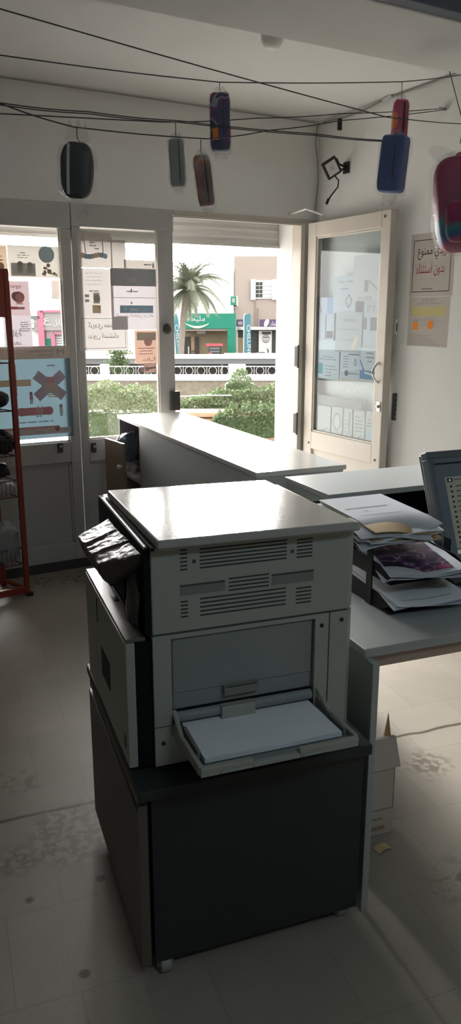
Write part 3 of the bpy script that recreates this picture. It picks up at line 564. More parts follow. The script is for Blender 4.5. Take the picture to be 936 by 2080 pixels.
# ------------------------------------------------------------------ counter, worktop desk and hutch
CT = thing('service_counter', 'long narrow light laminate counter running from the doorway wall toward the photocopier', 'counter', (1.585, 2.60, 0), -R(5.15))
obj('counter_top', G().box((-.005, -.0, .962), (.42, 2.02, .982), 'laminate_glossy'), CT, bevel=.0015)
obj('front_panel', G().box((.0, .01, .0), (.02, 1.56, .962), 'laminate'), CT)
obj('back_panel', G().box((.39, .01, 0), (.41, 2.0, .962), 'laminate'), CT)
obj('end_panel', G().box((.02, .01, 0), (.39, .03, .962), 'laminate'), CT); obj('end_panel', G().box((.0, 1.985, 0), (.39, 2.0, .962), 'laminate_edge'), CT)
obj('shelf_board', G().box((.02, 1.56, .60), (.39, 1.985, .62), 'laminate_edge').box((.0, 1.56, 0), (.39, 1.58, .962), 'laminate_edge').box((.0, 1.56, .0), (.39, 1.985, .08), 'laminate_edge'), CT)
a = at_y(207, 884, 4.52); b = at_y(228, 921, 4.28)
m = mat('board_brown', (.23, .155, .10), .5, .12, 14)
cdo = thing('cabinet_door', 'brown edged door panel with a small white knob, swung open at the counter end', 'door panel', (1.64, 4.50, 0))
an = math.atan2(4.24-4.50, 1.655-1.64)
M_ = Matrix.Rotation(an, 4, 'Z'); obj('door_board', G().box((0, -.008, .12), (.27, .008, .86), 'board_brown', M_), cdo, bevel=.002)
obj('knob', G().lathe([(.006, 0), (.006, .012), (.013, .016), (.012, .026), (.004, .03)], 'white_plastic', M_ @ Matrix.Translation((.24, -.008, .72)) @ Matrix.Rotation(R(90), 4, 'X'), 16), cdo)
# dark plastic bags stuffed in the cubby
mat('bag_blue', (.10, .125, .165), .3, .3, 18, .5, 40); mat('bag_grey', (.17, .17, .175), .3, .3, 18, .5, 40)
for k, (x, y, rx, rz, mm, lab) in enumerate(((275, 905, .13, .085, 'bag_blue', 'bunched dark blue plastic bags filling the open counter shelf'), (300, 935, .07, .075, 'bag_grey', 'sagging grey plastic bag at the right side of the counter shelf'), (262, 950, .05, .03, 'film_milky', 'small clear bag dangling from the counter shelf edge'))):
    p = at_y(x, y, 4.40-.02*k); g = G()
    g.ellips((0, 0, 0), (rx, .07, rz), .8, mm, 40, 26, jit=.018, seed=k+1)
    for q in range(7 if k == 0 else 3):
        r = random.Random(q+k*9); u = r.uniform(-.8, .4)*rx; g.tube([(u, -.06, rz*.8), (u-.02, -.085, .02), (u-.045+r.uniform(-.02, .02), -.075, -rz*.9)], [.004, .006, .003], mm, 6)
    tag(obj('plastic_bag', g, loc=p, ang=70), lab, 'bag')
dk = thing('work_desk', 'pale grey laminate desk beside the photocopier carrying trays and monitor', 'desk', (1.184, 1.385, 0), -R(8.5))
obj('desk_top', G().box((.0, .03, .745), (1.9, 1.17, .77), 'laminate'), dk, bevel=.004)
obj('side_panel', G().box((.004, -.005, 0), (.024, 1.15, .745), 'laminate'), dk, bevel=.002)
obj('apron', G().box((.024, .06, .70), (1.9, .08, .745), 'desk_underside_lit').box((.45, .06, .695), (.47, .85, .745), 'desk_underside_lit'), dk)
hu = thing('hutch_shelf', 'low pale laminate shelf unit behind the letter trays and monitor', 'shelf unit', (1.60, 2.14, .7702), -R(6.0))
obj('shelf_top', G().box((-.0, .0, .192), (1.3, .34, .212), 'laminate'), hu, bevel=.0015)
for q in (.005, 1.27): obj('side_panel', G().box((q, .01, .0), (q+.017, .335, .192), 'laminate'), hu)
obj('back_panel', G().box((.022, .315, .0), (1.27, .33, .192), 'copier_dark'), hu)

# letter trays with papers
TO = Vector((1.392, 1.565, .7702)); TRZ = -R(8)
lt = thing('letter_tray', 'black tiered letter tray on the desk between copier and monitor', 'letter tray', TO, TRZ)
TW, TD = .265, .35
def tier(z, name='tray_tier'):
    g = G().xprism([(0, z), (0, z+.003), (TD, z+.016), (TD, z+.013)], 0, TW, 'tray_black')
    for s in (0, TW-.004): g.xprism([(.05, z), (0.0, z+.02), (.06, z+.045), (TD, z+.06), (TD, z)], s, s+.004, 'tray_black')
    g.box((0, TD-.004, z), (TW, TD, z+.06), 'tray_black'); return obj(name, g, lt, bevel=.0015)
tier(.004); tier(.09); tt = tier(.178); tt.location = (-.045, .09, 0)
for q in (-.004, TW):
    for y in (.09, .30): obj('riser', G().box((q, y, .0), (q+.004, y+.03, .175), 'tray_black'), lt)
mat('paper_cool', (.50, .54, .60), .8, .03, 9); mat('paper_tan', (.5, .36, .2), .8, .1, 9); mat('print_grey', (.3, .32, .36), .8)
def papers(label, z0, n, spread, seed, curl=.02, mats=('paper_cool',), top=None, off=(0, 0), turn=0):
    t = thing('paper_stack', label, 'papers', TO, TRZ)
    rr = random.Random(seed); z = z0
    for k in range(n):
        dx = rr.uniform(-spread, spread); dy = rr.uniform(-spread, spread*.3); an = turn+rr.uniform(-.05, .05)*spread/.02; dx += off[0]; dy += off[1]; cu = curl*rr.uniform(.3, 1); sg = rr.choice((0, 1))
        ca, sa = math.cos(an), math.sin(an); h = rr.uniform(.0022, .006)
        def fn(u, v, dx=dx, dy=dy, ca=ca, sa=sa, cu=cu, z=z, sg=sg):
            x = (u-.5)*.235; y = (v-.5)*.33; e = max(0, (.35-v))/.35; zz = z+.014*v-cu*e*e*(.3+.7*(u if sg else 1-u))+.006*e*math.sin(u*5+k)
            return Vector((.133+x*ca-y*sa+dx, .145+x*sa+y*ca+dy, zz))
        g = G().sheet(fn, 12, 12, h*.55, mats[k % len(mats)])
        if k == n-1 and top:
            for (u0, v0, u1, v1, mm) in top:
                nu = 10
                g.grid(lambda u, v: fn(u0+(u1-u0)*u, v0+(v1-v0)*v)+Vector((0, 0, h*.55+.0006)), nu, nu, mm)
        obj('paper_sheet', g, t, smooth=True, ang=50); z += h
    return t
papers('loose stack of white and tan papers piled high on the top letter tray', .195, 9, .022, 3, .03, ('paper_cool', 'paper_tan', 'paper_cool', 'paper', 'paper_cool', 'paper'), [(.1, .62, .75, .64, 'print_grey'), (.3, .5, .36, .53, 'print_grey'), (.15, .40, .8, .41, 'print_grey')], (-.045, .10), -.02)
patches('print_purple', [(0, (.03, .03, .045)), (.42, (.07, .03, .08)), (.5, (.15, .06, .16)), (.56, (.35, .28, .38)), (.6, (.06, .03, .08)), (.72, (.1, .1, .14))], 22, .4)
mat('print_magenta', (.35, .03, .17), .5)
papers('dark purple printed magazine on white sheets, middle letter tray', .112, 4, .012, 8, .02, ('paper_cool',), [(.03, .06, .86, .95, 'print_purple'), (.66, .07, .84, .14, 'print_magenta')], (.01, .0), -.2)
papers('few white sheets sagging out of the bottom letter tray', .026, 4, .014, 12, .012, ('paper_cool', 'paper'), [(.1, .1, .8, .11, 'print_grey')], (.0, -.01), -.08)

# monitor
MB = Vector((1.690, 1.650, .80)); MR = -R(6.3); TL = R(22)
mo = thing('monitor', 'grey computer monitor tilted back, showing a list, at right edge of desk', 'monitor', (MB.x, MB.y, .77), MR)
mat('bezel', (.13, .15, .17), .45, .06, 9); mat('bezel_low', (.05, .056, .06), .5)
mat('screen_panel', (.20, .21, .165), .25, .05, 3, emit=.25); mat('screen_bar', (.07, .09, .11), .3, emit=.2); mat('screen_ink', (.035, .04, .045), .4, emit=.05); mat('screen_light', (.4, .42, .38), .3, emit=.4)
Mt = Matrix.Translation((0, 0, .05)) @ Matrix.Rotation(-TL, 4, 'X')
MW, MH = .40, .385
fr = G()
for a, b in (((0, -.012, 0), (MW, .02, .05)), ((0, -.012, MH-.022), (MW, .02, MH)), ((0, -.012, .05), (.022, .02, MH-.022)), ((MW-.022, -.012, .05), (MW, .02, MH-.022))): fr.box(a, b, 'bezel', Mt)
fr.box((.003, .02, .01), (MW-.003, .035, MH-.004), 'bezel', Mt)
obj('bezel', fr, mo, bevel=.003)
obj('rear_shell', G().box((.05, .035, .06), (MW-.05, .075, MH-.07), 'bezel_low', Mt), mo, bevel=.01)
obj('lower_bezel', G().box((0, -.014, -.035), (MW, .02, 0), 'bezel_low', Mt), mo, bevel=.003)
s_ = G().box((.022, -.006, .05), (MW-.022, .0, MH-.022), 'screen_bar', Mt); scn = obj('screen', s_, mo)
def sq(g, u0, v0, u1, v1, m, k=1):
    w, h = MW-.044, MH-.072; g.mesh([Mt @ Vector((.022+u*w, -.006-.0003*k, .05+(1-v)*h)) for u, v in ((u0, v1), (u1, v1), (u1, v0), (u0, v0))], [(0, 1, 2, 3)], m)
g = G(); sq(g, .10, .20, .98, .93, 'screen_panel'); sq(g, 0, .05, 1, .07, 'black'); sq(g, .3, .1, .9, .16, 'screen_panel'); sq(g, .1, .945, .98, .985, 'screen_light')
sq(g, .12, .215, .18, .255, 'screen_ink', 2); sq(g, .14, .225, .16, .245, 'screen_light', 3); sq(g, .2, .228, .6, .24, 'screen_bar', 2)
r = random.Random(4)
for k in range(12):
    v = .29+k*.052; sq(g, .14, v, .165, v+.022, 'screen_ink', 2); sq(g, .2, v+.006, .2+r.uniform(.08, .22), v+.015, 'screen_ink', 2)
obj('screen_list', g, scn)
obj('stand', G().box((.15, .04, -.05), (.25, .07, .20), 'bezel_low').lathe([(.11, -.05), (.11, -.042), (.05, -.034)], 'bezel_low', Matrix.Translation((.2, .06, .05-.0)) , 28), mo, loc=(0, 0, .05))
obj('power_cable', G().tube([(.02, -.03, .005), (-.01, -.08, .005), (.03, -.14, .005), (.12, -.17, .005)], .003, 'white_plastic', 6), mo)

# ------------------------------------------------------------------ carton and scrap box under the desk
mat('carton', (.50, .45, .39), .8, .06, 12); mat('carton_inner', (.3, .24, .18), .8)
BO = Vector((1.488, 1.601, 0)); 
def openbox(g, w, d, z0, z1, m, t=.004):
    g.box((-w, 0, z0), (0, t, z1), m).box((-w, d-t, z0), (0, d, z1), m).box((-w, 0, z0), (-w+t, d, z1), m).box((-t, 0, z0), (0, d, z1), m).box((-w, 0, z0), (0, d, z0+t), m)
    return g
bx = thing('cardboard_carton', 'pale closed cardboard carton on the floor under the scrap box', 'box', BO, -R(9))
obj('carton_body', G().box((-.2, 0, 0), (0, .2, .088), 'carton'), bx, bevel=.003); obj('carton_flap', G().box((-.2, -.003, .05), (.003, 0, .09), 'carton'), bx)
obj('printed_mark', G().box((-.11, -.0036, .022), (-.03, -.0002, .034), 'carton_inner').box((-.1, -.0036, .06), (-.04, -.0031, .066), 'carton_inner'), bx)
b2 = thing('scrap_box', 'open white cardboard box on top of the carton, beside the desk leg', 'box', BO+Vector((0, 0, .09)), -R(9))
obj('box_body', openbox(G(), .19, .19, 0, .15, 'carton'), b2)
obj('box_flap', G().xprism([(-.01, .15), (.0, .15), (.035, .235), (.025, .235)], -.19, .012, 'carton'), b2)
sh = thing('card_scrap', 'brown folded card standing up out of the scrap box', 'cardboard', BO+Vector((0, 0, .09)), -R(9))
obj('card_fold', G().prism([(-.05, .05), (.008, .04), (.006, .055), (-.03, .08)], .01, .2, 'brown_paper').mesh([(.008, .04, .2), (-.02, .045, .2), (-.015, .06, .2), (-.004, .05, .31)], [(0, 1, 2), (0, 3, 1), (1, 3, 2), (2, 3, 0)], 'brown_paper'), sh)
mat('peel', (.55, .42, .25), .6)
p = at_z(776, 1725, 0.0); tag(obj('paper_scrap', G().sheet(lambda u, v: Vector(((u-.5)*.05, (v-.5)*.03, .002+.008*math.sin(u*3.1))), 8, 4, .001, 'peel'), loc=p), 'small tan scrap lying on the floor in front of the carton', 'scrap')
# ------------------------------------------------------------------ stretched wires under the ceiling
def wire(label, pts, r=.0021, n=14):
    g = G(); P = [Vector(p) for p in pts]
    k_ = (P[0].x-WX0-.01)/(P[1].x-P[0].x); a = Vector((WX0+.01, P[0].y, min(CZ-.05, P[0].z+(P[0].z-P[1].z)*k_*.35))); P = [a]+P; out = []
    for i in range(len(P)-1):
        for k in range(n): out.append(P[i].lerp(P[i+1], k/n)-Vector((0, 0, .004*math.sin(math.pi*k/n))))
    out.append(P[-1]); g.tube(out, r, 'wire_black', 6); o = obj('display_wire', g); recenter(o, P[1]); return tag(o, label, 'wire', None)
YA = 2.72
anchor = at_x(905, 220, 3.297)
wire('black display wire starting highest at the left edge and slanting down past the pink case', [at_y(0, 18, 2.5), at_y(785, 238, 2.68), at_x(965, 253, 3.297)])
wire('black display wire that carries the purple patterned case and the pink case', [at_y(0, 112, 2.85), at_y(445, 167, 2.85), at_y(818, 166, 2.85), at_x(960, 148, 3.297)])
wire('upper strand of the doubled wire passing above the dark oval case', [at_y(0, 209, 2.82), at_y(180, 227, 2.82), at_y(360, 245, 2.82), at_y(640, 272, 2.75), at_y(800, 286, 2.68)], .002)
wire('lower strand of the doubled wire passing above the dark oval case', [at_y(0, 213, 2.8), at_y(180, 231, 2.8), at_y(360, 248, 2.8), at_y(640, 275, 2.73), at_y(798, 288, 2.66)], .0019)
wire('black wire running from the grey case level across to the hook on the right wall', [at_y(330, 248, 2.86), at_y(520, 240, 2.95), at_y(690, 231, 3.1), anchor])
wire('low black wire carrying the dark oval case and the brown case', [at_y(0, 210, 2.62), at_y(150, 258, 2.62), at_y(420, 282, 2.72), at_y(545, 265, 2.85), at_y(690, 245, 3.0), anchor+Vector((0, 0, -.006))])
g = G().tube([anchor+Vector((0, -.02, 0)), anchor+Vector((-.02, 0, 0)), anchor+Vector((-.02, .03, .01))], .004, 'steel').lathe([(.012, 0), (.012, .004), (.004, .006)], 'steel', Matrix.Translation(anchor) @ Matrix.Rotation(R(-90), 4, 'Y'), 12)
tag(obj('wall_hook', g), 'small steel hook on the right wall where two wires end', 'hook')
p = at_y(690, 247, 3.02); tag(obj('binder_clip', G().box((-.008, -.006, -.035), (.008, .006, .012), 'black').tube([(0, 0, .01), (0, 0, .02)], .002, 'steel'), loc=p), 'tiny black clip hanging from the low wire near the room corner', 'clip')

# ------------------------------------------------------------------ hanging pencil cases in plastic
mat('oval_black', (.02, .026, .024), .5, .1, 12); mat('case_grey', (.25, .26, .26), .6, .1, 14); mat('case_pink', (.50, .05, .12), .55, .1, 10); mat('case_blue', (.03, .075, .26), .5, .12, 12); mat('zip_dark', (.03, .03, .04), .5); mat('tag_orange', (.75, .22, .03), .5)
patches('print_floral', [(0, (.03, .03, .10)), (.40, (.05, .04, .16)), (.55, (.22, .03, .14)), (.60, (.30, .32, .36)), (.635, (.03, .03, .12)), (.70, (.55, .15, .04))], 13)
patches('print_brown', [(0, (.22, .13, .10)), (.45, (.28, .16, .14)), (.58, (.5, .2, .13)), (.66, (.42, .36, .33))], 12)
patches('print_backpack', [(0, (.34, .10, .15)), (.13, (.30, .07, .12)), (.2, (.03, .08, .20)), (.36, (.03, .17, .19)), (.47, (.2, .015, .07)), (.9, (.34, .02, .10))], 5, .6, True)
patches('print_pinkish', [(0, (.50, .05, .12)), (.5, (.55, .07, .16)), (.62, (.70, .22, .05)), (.68, (.4, .03, .12))], 8)
def hung(name, label, cat, top, h, w, dp, m, hookz, film='film_clear', lean=0, yaw=-YAW, exp=.3, seed=1, extra=None, loose=1.0, tail=.02, crown=.022, zx=.18, zm='zip_dark', zr=.003):
    top = Vector(top); t = thing(name, label, cat, top, 0, 'pencil cases hung from the wires'); Mr = Matrix.Rotation(yaw, 4, 'Z') @ Matrix.Rotation(lean, 4, 'Y')
    g = G().ellips((0, 0, -h/2), (w/2, dp/2, h/2), exp, m, 32, 24, Mr, .0018, seed); obj('case_body', g, t, ang=80)
    z = G().tube([Mr @ Vector((w*zx, -dp*.42, -h*.06)), Mr @ Vector((w*zx, -dp*.505, -h*.3)), Mr @ Vector((w*zx, -dp*.51, -h*.5)), Mr @ Vector((w*zx, -dp*.505, -h*.7)), Mr @ Vector((w*zx, -dp*.42, -h*.94))], zr, zm, 6); obj('zipper_or_glint', z, t)
    if extra: extra(t, Mr, w, dp, h)
    b = G().ellips((0, 0, -h/2-.004), (w/2*1.09*loose, dp/2*1.12*loose, h/2*1.05), exp*1.1, film, 30, 26, Mr, .009, seed+5)
    for zz, sg in ((-h-.006, -1), (0.0, 1)):     # crimped ends of the bag
        L_ = tail if sg < 0 else crown
        b.grid(lambda u, v: Mr @ Vector(((u-.5)*w*(.8-.3*v if sg > 0 else .66), .006*math.sin(u*19+v*4+seed)*v, zz+sg*v*L_*(1+.25*math.sin(u*11+seed)))), 20, 5, 'film_milky')
    obj('plastic_bag', b, t, smooth=False)
    hk = G().tube([(0, 0, hookz-top.z), (0, 0, .012), (.008, 0, .002), (.0, 0, -.006), (-.006, 0, .002)], .0015, 'wire_black', 6); obj('hook', hk, t)
    return t
def otag(t, Mr, w, d, h): obj('price_tag', G().box((-w*.38, -d*.5-.004, -h*.82), (-w*.1, -d*.5-.001, -h*.62), 'tag_orange', Mr), t)
def ptag(t, Mr, w, d, h): obj('side_patch', G().ellips((-w*.36, -d*.3, -h*.45), (w*.16, d*.25, h*.2), .6, 'tag_orange', 14, 10, Mr), t)
def chain(Y, x, y0, y1): a = at_y(x, y0, Y); b = at_y(x, y1, Y); return a, a.z-b.z
a, h = chain(2.62, 157, 289, 404)
hung('pencil_case', 'dark green black oval pencil case in clear bag, leftmost on the wires', 'pencil case', a, h, .106, .07, 'oval_black', at_y(150, 258, 2.62).z, 'film_clear', R(3), exp=.62, seed=2, loose=1.1, tail=.05, crown=.055, zx=-.22, zm='film_grey', zr=.0055)  # the grey strip here paints a reflected light streak, not a zip
a, h = chain(2.84, 357, 282, 380); hung('pencil_case', 'slim pale grey pencil case hanging left of the brown one', 'pencil case', a, h, .056, .045, 'case_grey', at_y(357, 246, 2.82).z, 'film_milky', R(-2.5), seed=3)
a, h = chain(2.74, 408, 316, 420); hung('pencil_case', 'brown and orange pencil case in crinkled bag above the doorway edge', 'pencil case', a, h, .062, .045, 'print_brown', at_y(410, 281, 2.72).z, 'film_clear', R(-7), seed=4)
a, h = chain(2.85, 446, 190, 308); hung('pencil_case', 'navy purple patterned pencil case with orange tag, hung highest at centre', 'pencil case', a, h, .078, .06, 'print_floral', at_y(445, 167, 2.85).z, 'film_clear', R(-1), seed=5, extra=otag)
a, h = chain(2.85, 815, 203, 300); hung('pencil_case', 'pink pencil case with orange patch hanging behind the blue one', 'pencil case', a, h, .066, .05, 'case_pink', at_y(818, 166, 2.85).z, 'film_clear', R(1), seed=6, extra=ptag, zr=.005)
a, h = chain(2.62, 806, 275, 392); hung('pencil_case', 'plain royal blue pencil case at right, below the pink one', 'pencil case', a, h, .098, .085, 'case_blue', at_y(800, 286, 2.67).z, 'film_clear', R(5), -YAW-R(32), .22, seed=7, loose=1.05, tail=.035)
# small backpack
top = at_y(925, 318, 2.45); bot = at_y(925, 515, 2.45); h = top.z-bot.z
bp = thing('backpack', 'small crimson and teal backpack in clear plastic hanging at the right edge', 'backpack', top); Mr = Matrix.Rotation(-YAW, 4, 'Z') @ Matrix.Rotation(R(-7), 4, 'Y')
obj('bag_body', G().ellips((.0, 0, -h/2), (.092, .06, h/2), .55, 'print_backpack', 36, 28, Mr, .003, 3), bp, ang=80)
obj('front_pocket', G().ellips((.0, -.055, -h*.68), (.07, .025, h*.22), .5, 'print_backpack', 28, 18, Mr, .002, 4), bp, ang=80)
obj('carry_loop', G().tube([Mr @ Vector((.02+.018*math.cos(q), 0, -.004+.014*math.sin(q))) for q in [k*math.pi/8 for k in range(9)]], .005, 'case_pink', 8), bp)
b = G().ellips((0, 0, -h/2), (.104, .075, h/2*1.06), .5, 'film_clear', 34, 30, Mr, .010, 8)
b.grid(lambda u, v: Mr @ Vector(((u-.5)*(.12+.1*v), .012*math.sin(u*17+v*4), -.02+v*.055*(1+.3*math.sin(u*9)))), 24, 6, 'film_milky'); obj('plastic_bag', b, bp, smooth=False)
hz = at_x(965, 253, 3.297).z
obj('hook', G().tube([(.02, 0, .05), (.03, 0, .12), (.035, .1, hz-top.z-.03)], .0018, 'wire_black', 6), bp)

# ------------------------------------------------------------------ flood light, cables, ceiling globe
def fl(x, y, Y=4.5): return at_y(x, y, Y)
c = at_x(673, 341, 3.16); F = thing('flood_light', 'small black square LED flood light on a bracket in the back corner', 'flood light', c)
Mf = Matrix.Rotation(R(-25), 4, 'Z') @ Matrix.Rotation(R(-33), 4, 'Y') @ Matrix.Rotation(R(18), 4, 'X')
obj('housing', G().box((-.05, -.012, -.055), (.05, .012, .055), 'black', Mf), F, bevel=.004)
obj('lens', G().box((-.036, -.014, -.041), (.036, -.012, .041), 'sheet', Mf).box((-.01, -.0155, -.012), (.01, -.014, .012), 'film_grey', Mf), F)
obj('bracket', G().tube([Mf @ Vector((.052, 0, .03)), (.075, .02, .03), (.13, .02, .02)], .008, 'black', 6).tube([Mf @ Vector((.05, .01, -.03)), (.09, .02, .0), (.13, .02, .01)], .007, 'black', 6).box((.128, -.01, -.02), (.14, .05, .05), 'black'), F, bevel=.002)
pts = [Vector((.03, .02, -.03)), Vector((.06, .0, -.07)), Vector((.055, .0, -.11)), Vector((.02, .02, -.16)), Vector((-.005, .03, -.20))]
obj('power_cable', G().tube(pts, .005, 'black', 8).tube([pts[-1]+Vector((.012, 0, .02)), pts[-1]+Vector((-.004, 0, -.015))], .009, 'black', 8), F)
mat('cable_white', (.30, .295, .28), .6)
YW = 4.645
def cable(label, pts, r=.004, m='cable_white'):
    pts = [Vector((p.x, p.y, min(p.z, CZ-.012))) for p in pts]
    o = obj('cable', G().tube(pts, r, m, 6)); recenter(o, pts[0]); return tag(o, label, 'cable')
cable('pale cable sagging along the back wall just under the ceiling', [at_y(x, y, YW) for x, y in ((-40, 150), (0, 148), (60, 152), (120, 168), (180, 177), (260, 184), (300, 192), (360, 205), (420, 211), (500, 226), (580, 240), (640, 249))])
cable('pale cable dropping down the back wall beside the flood light', [at_y(x, y, YW) for x, y in ((645, 252), (641, 290), (645, 330), (646, 370), (641, 415), (640, 432))])
cable('grey cable climbing along the right wall and ceiling corner to the right edge', [at_x(x, y, 3.29) for x, y in ((657, 249), (700, 238), (735, 226), (758, 214), (778, 204), (800, 190), (840, 168), (880, 150), (936, 133), (990, 112))], .005)
a = at_x(778, 203, 3.285); b = at_x(796, 192, 3.285)
tag(obj('cable_joint', G().tube([a, a.lerp(b, .5), b], [.010, .013, .009], 'film_grey', 8)), 'taped joint in the grey cable at the right wall top', 'cable joint')
p = at_y(553, 78, 3.3); t = thing('ceiling_lamp', 'small round white dome lamp on the ceiling just behind the beam', 'lamp', (p.x, p.y, CZ))
obj('dome', G().lathe([(.052, -.02), (.052, -.05), (.05, -.066), (.04, -.086), (.02, -.098), (.002, -.1)], 'white_plastic'), t); obj('base', G().lathe([(.056, -.02), (.056, 0), (.05, 0)], 'white_plastic'), t)

# ------------------------------------------------------------------ red wire rack at the left edge
RK = Vector((1.045, 4.30, 0)); rk = thing('display_rack', 'tall orange red metal rack with wire baskets at the left edge', 'rack', RK, R(6))
mat('basket_wire', (.10, .03, .025), .5)
def leg(x, y, h, rx=.0, name='leg'): return obj(name, G().box((x-.014, y-.014, .0), (x+.014, y+.014, h), 'red_paint', Matrix.Shear('XY', 4, (rx, 0))), rk, bevel=.003)
leg(0, 0, 1.83); leg(-.62, 0, 1.83); leg(0-.06, .24, 1.83); leg(-.62, .24, 1.83)
obj('base_bar', G().box((-.62, -.012, .02), (0, .012, .06), 'red_paint').box((-.062, .23, .02), (-.62, .254, .06), 'red_paint').tube([(0, 0, .04), (-.06, .24, .04)], .013, 'red_paint'), rk)
obj('foot_cap', G().lathe([(.022, 0), (.022, .018), (.014, .022)], 'black', Matrix.Translation((.012, -.004, 0)), 14), rk)
obj('header_panel', G().box((-.64, -.01, 1.585), (.012, .005, 1.835), 'red_paint'), rk, bevel=.002)
SHZ = [1.345, 1.085, .835, .60, .20]
for k, z in enumerate(SHZ):
    g = G(); hb = .095 if k >= 2 else .006
    for zz in ((z, z+hb) if hb > .01 else (z,)):
        g.tube([(-.6, -.012, zz), (-.015, -.012, zz), (-.075, .235, zz), (-.6, .235, zz), (-.6, -.012, zz)], .0035, 'basket_wire', 6)
    for q in range(24):
        x = -.6+q*.0245; g.tube([(x, -.012, z+hb), (x, -.012, z), (x, .235, z)], .0018, 'basket_wire', 5)
    obj('wire_basket', g, rk)
mat('cloth_black', (.018, .018, .02), .85, .3, 20, .4, 50); mat('cloth_green', (.16, .20, .12), .8, .15, 14, .3, 40); mat('cloth_white', (.42, .42, .42), .8, .08, 14, .3, 40); mat('cloth_dkgreen', (.03, .06, .035), .7, .2, 15)
def goods(name, label, cat, x, y, rx, rz, m, Y=4.36, e=.75, jit=.012, seed=1, ry=.08, up=None):
    p = at_y(x, y, Y); o = obj(name, G().ellips((0, 0, 0), (rx, ry, rz), e, m, 36, 24, jit=jit, seed=seed), loc=p, ang=80); return tag(o, label, cat)
def on(z, rz, x, y=4.38): return Vector((x, y, z+rz+.006))
def good2(name, label, cat, loc, r, m, e, jit, seed):
    o = obj(name, G().ellips((0, 0, 0), r, e, m, 36, 24, jit=jit, seed=seed), loc=loc, ang=80); return tag(o, label, cat)
t = thing('shopping_bag', 'pale green paper bag standing on the top rack shelf', 'bag', (.905, 4.40, SHZ[0]+.004))
obj('bag_body', G().prism([(-.11, -.06), (.075, -.06), (.075, .06), (-.11, .06)], 0, .135, 'cloth_green'), t, bevel=.004)
t = thing('pouch', 'dark green stuffed pouch with pale edge leaning on the green bag', 'pouch', (.88, 4.37, SHZ[0]+.14))
obj('pouch_body', G().ellips((0, 0, .11), (.07, .05, .13), .8, 'cloth_dkgreen', 28, 20, jit=.008), t); obj('pouch_edge', G().tube([(.03, -.05, .0), (.05, -.05, .08), (.03, -.045, .2)], .008, 'cloth_white'), t)
good2('cap', 'dark cap lying on the second rack shelf', 'cap', on(SHZ[1], .055, .93), (.10, .08, .05), 'cloth_black', .8, .006, 2)
good2('bag_bundle', 'pale clear plastic bundle behind the dark cap on the rack', 'bundle', on(SHZ[1], .09, .80, 4.50), (.08, .05, .09), 'film_milky', .8, .01, 5)
good2('folded_cloth', 'black folded cloth heaped in the basket of the third rack shelf', 'cloth', on(SHZ[2], .06, .93), (.12, .09, .058), 'cloth_black', .7, .02, 3)
good2('folded_cloth', 'black garment in the fourth rack basket, above the white cloth', 'cloth', on(SHZ[3], .135, .90), (.10, .08, .045), 'cloth_black', .7, .018, 4)
good2('folded_cloth', 'white folded cloth lying under the black garment in the rack', 'cloth', on(SHZ[3], .035, .92), (.115, .085, .032), 'cloth_white', .6, .012, 6)
good2('folded_cloth', 'grey white cloth bundle in the lowest rack basket', 'cloth', on(SHZ[4], .12, .92, 4.36), (.11, .085, .115), 'case_grey', .65, .018, 7)
# ------------------------------------------------------------------ the street outside (frame turned with the view)
ST = -YAW
def sthing(name, label, cat, u, D, z, group=None):
    return thing(name, label, cat, RT*u+FH*D+Vector((0, 0, z)), ST, group)
def put(o, parent, u, D, z): o.location = (-u, -D, -z); return o
mat('asphalt', (.14, .135, .13), .9, .1, 3); mat('bounce_paving', (.55, .53, .5), .9, .1, 3); mat('facade_white', (.80, .80, .78), .8, .04, 1); mat('facade_beige', (0.330, 0.280, 0.250), .85, .05, 1)
mat('shop_green', (0.000, 0.180, 0.114), .5, .05, 2); mat('shop_dark', (0.036, 0.035, 0.033), .6); mat('shop_tan', (0.250, 0.200, 0.125), .7, .15, 1.5); mat('white_paint', (0.576, 0.576, 0.569), .6, .03, 3)
mat('shutter_white', (0.555, 0.585, 0.600), .6, .04, 3); mat('purple', (0.084, 0.048, 0.132), .6, .08, 3); mat('flag_blue', (0.081, 0.260, 0.310), .6, .06, 3, transl=.3); mat('sign_yellow', (.85, .8, .5), .6)
mat('rubble', (0.231, 0.204, 0.160), .9, .45, 7, 1.0, 9); mat('planter_stone', (0.372, 0.240, 0.156), .9, .15, 4, .5, 8); mat('roof_grey', (0.140, 0.150, 0.160), .6, .06, 2); mat('stall_tan', (0.303, 0.209, 0.154), .7, .35, 3)
mat('leaf_dark', (0.058, 0.094, 0.036), .6, .3, 3, transl=.3); mat('leaf_mid', (0.101, 0.144, 0.061), .6, .3, 3, transl=.3); mat('leaf_pale', (0.209, 0.230, 0.137), .6, .2, 3, transl=.3); mat('twig', (.16, .11, .07), .8)
mat('palm_leaf', (0.203, 0.225, 0.165), .6, .2, 3, transl=.25); mat('palm_trunk', (0.252, 0.224, 0.189), .9, .2, 4, .6, 6); mat('pink_frame', (0.420, 0.150, 0.216), .5); mat('sign_grey', (0.312, 0.300, 0.294), .6); mat('merch_red', (.5, .08, .1), .6, .3, 8)
GZ = -1.5
g = G().poly([RT*u+FH*d+Vector((0, 0, -.16)) for u, d in ((-14, 4.6), (16, 4.0), (16, 13), (-14, 13))], 'bounce_paving'); g.poly([RT*u+FH*d+Vector((0, 0, GZ)) for u, d in ((-60, 13), (60, 13), (60, 120), (-60, 120))], 'asphalt'); g.poly([RT*u+FH*d+Vector((0, 0, z)) for u, d, z in ((-60, 13, GZ), (60, 13, GZ), (60, 13, -.16), (-60, 13, -.16))], 'rubble')  # near ground added pale to bounce light up to the ceiling
struct(obj('ground', g))
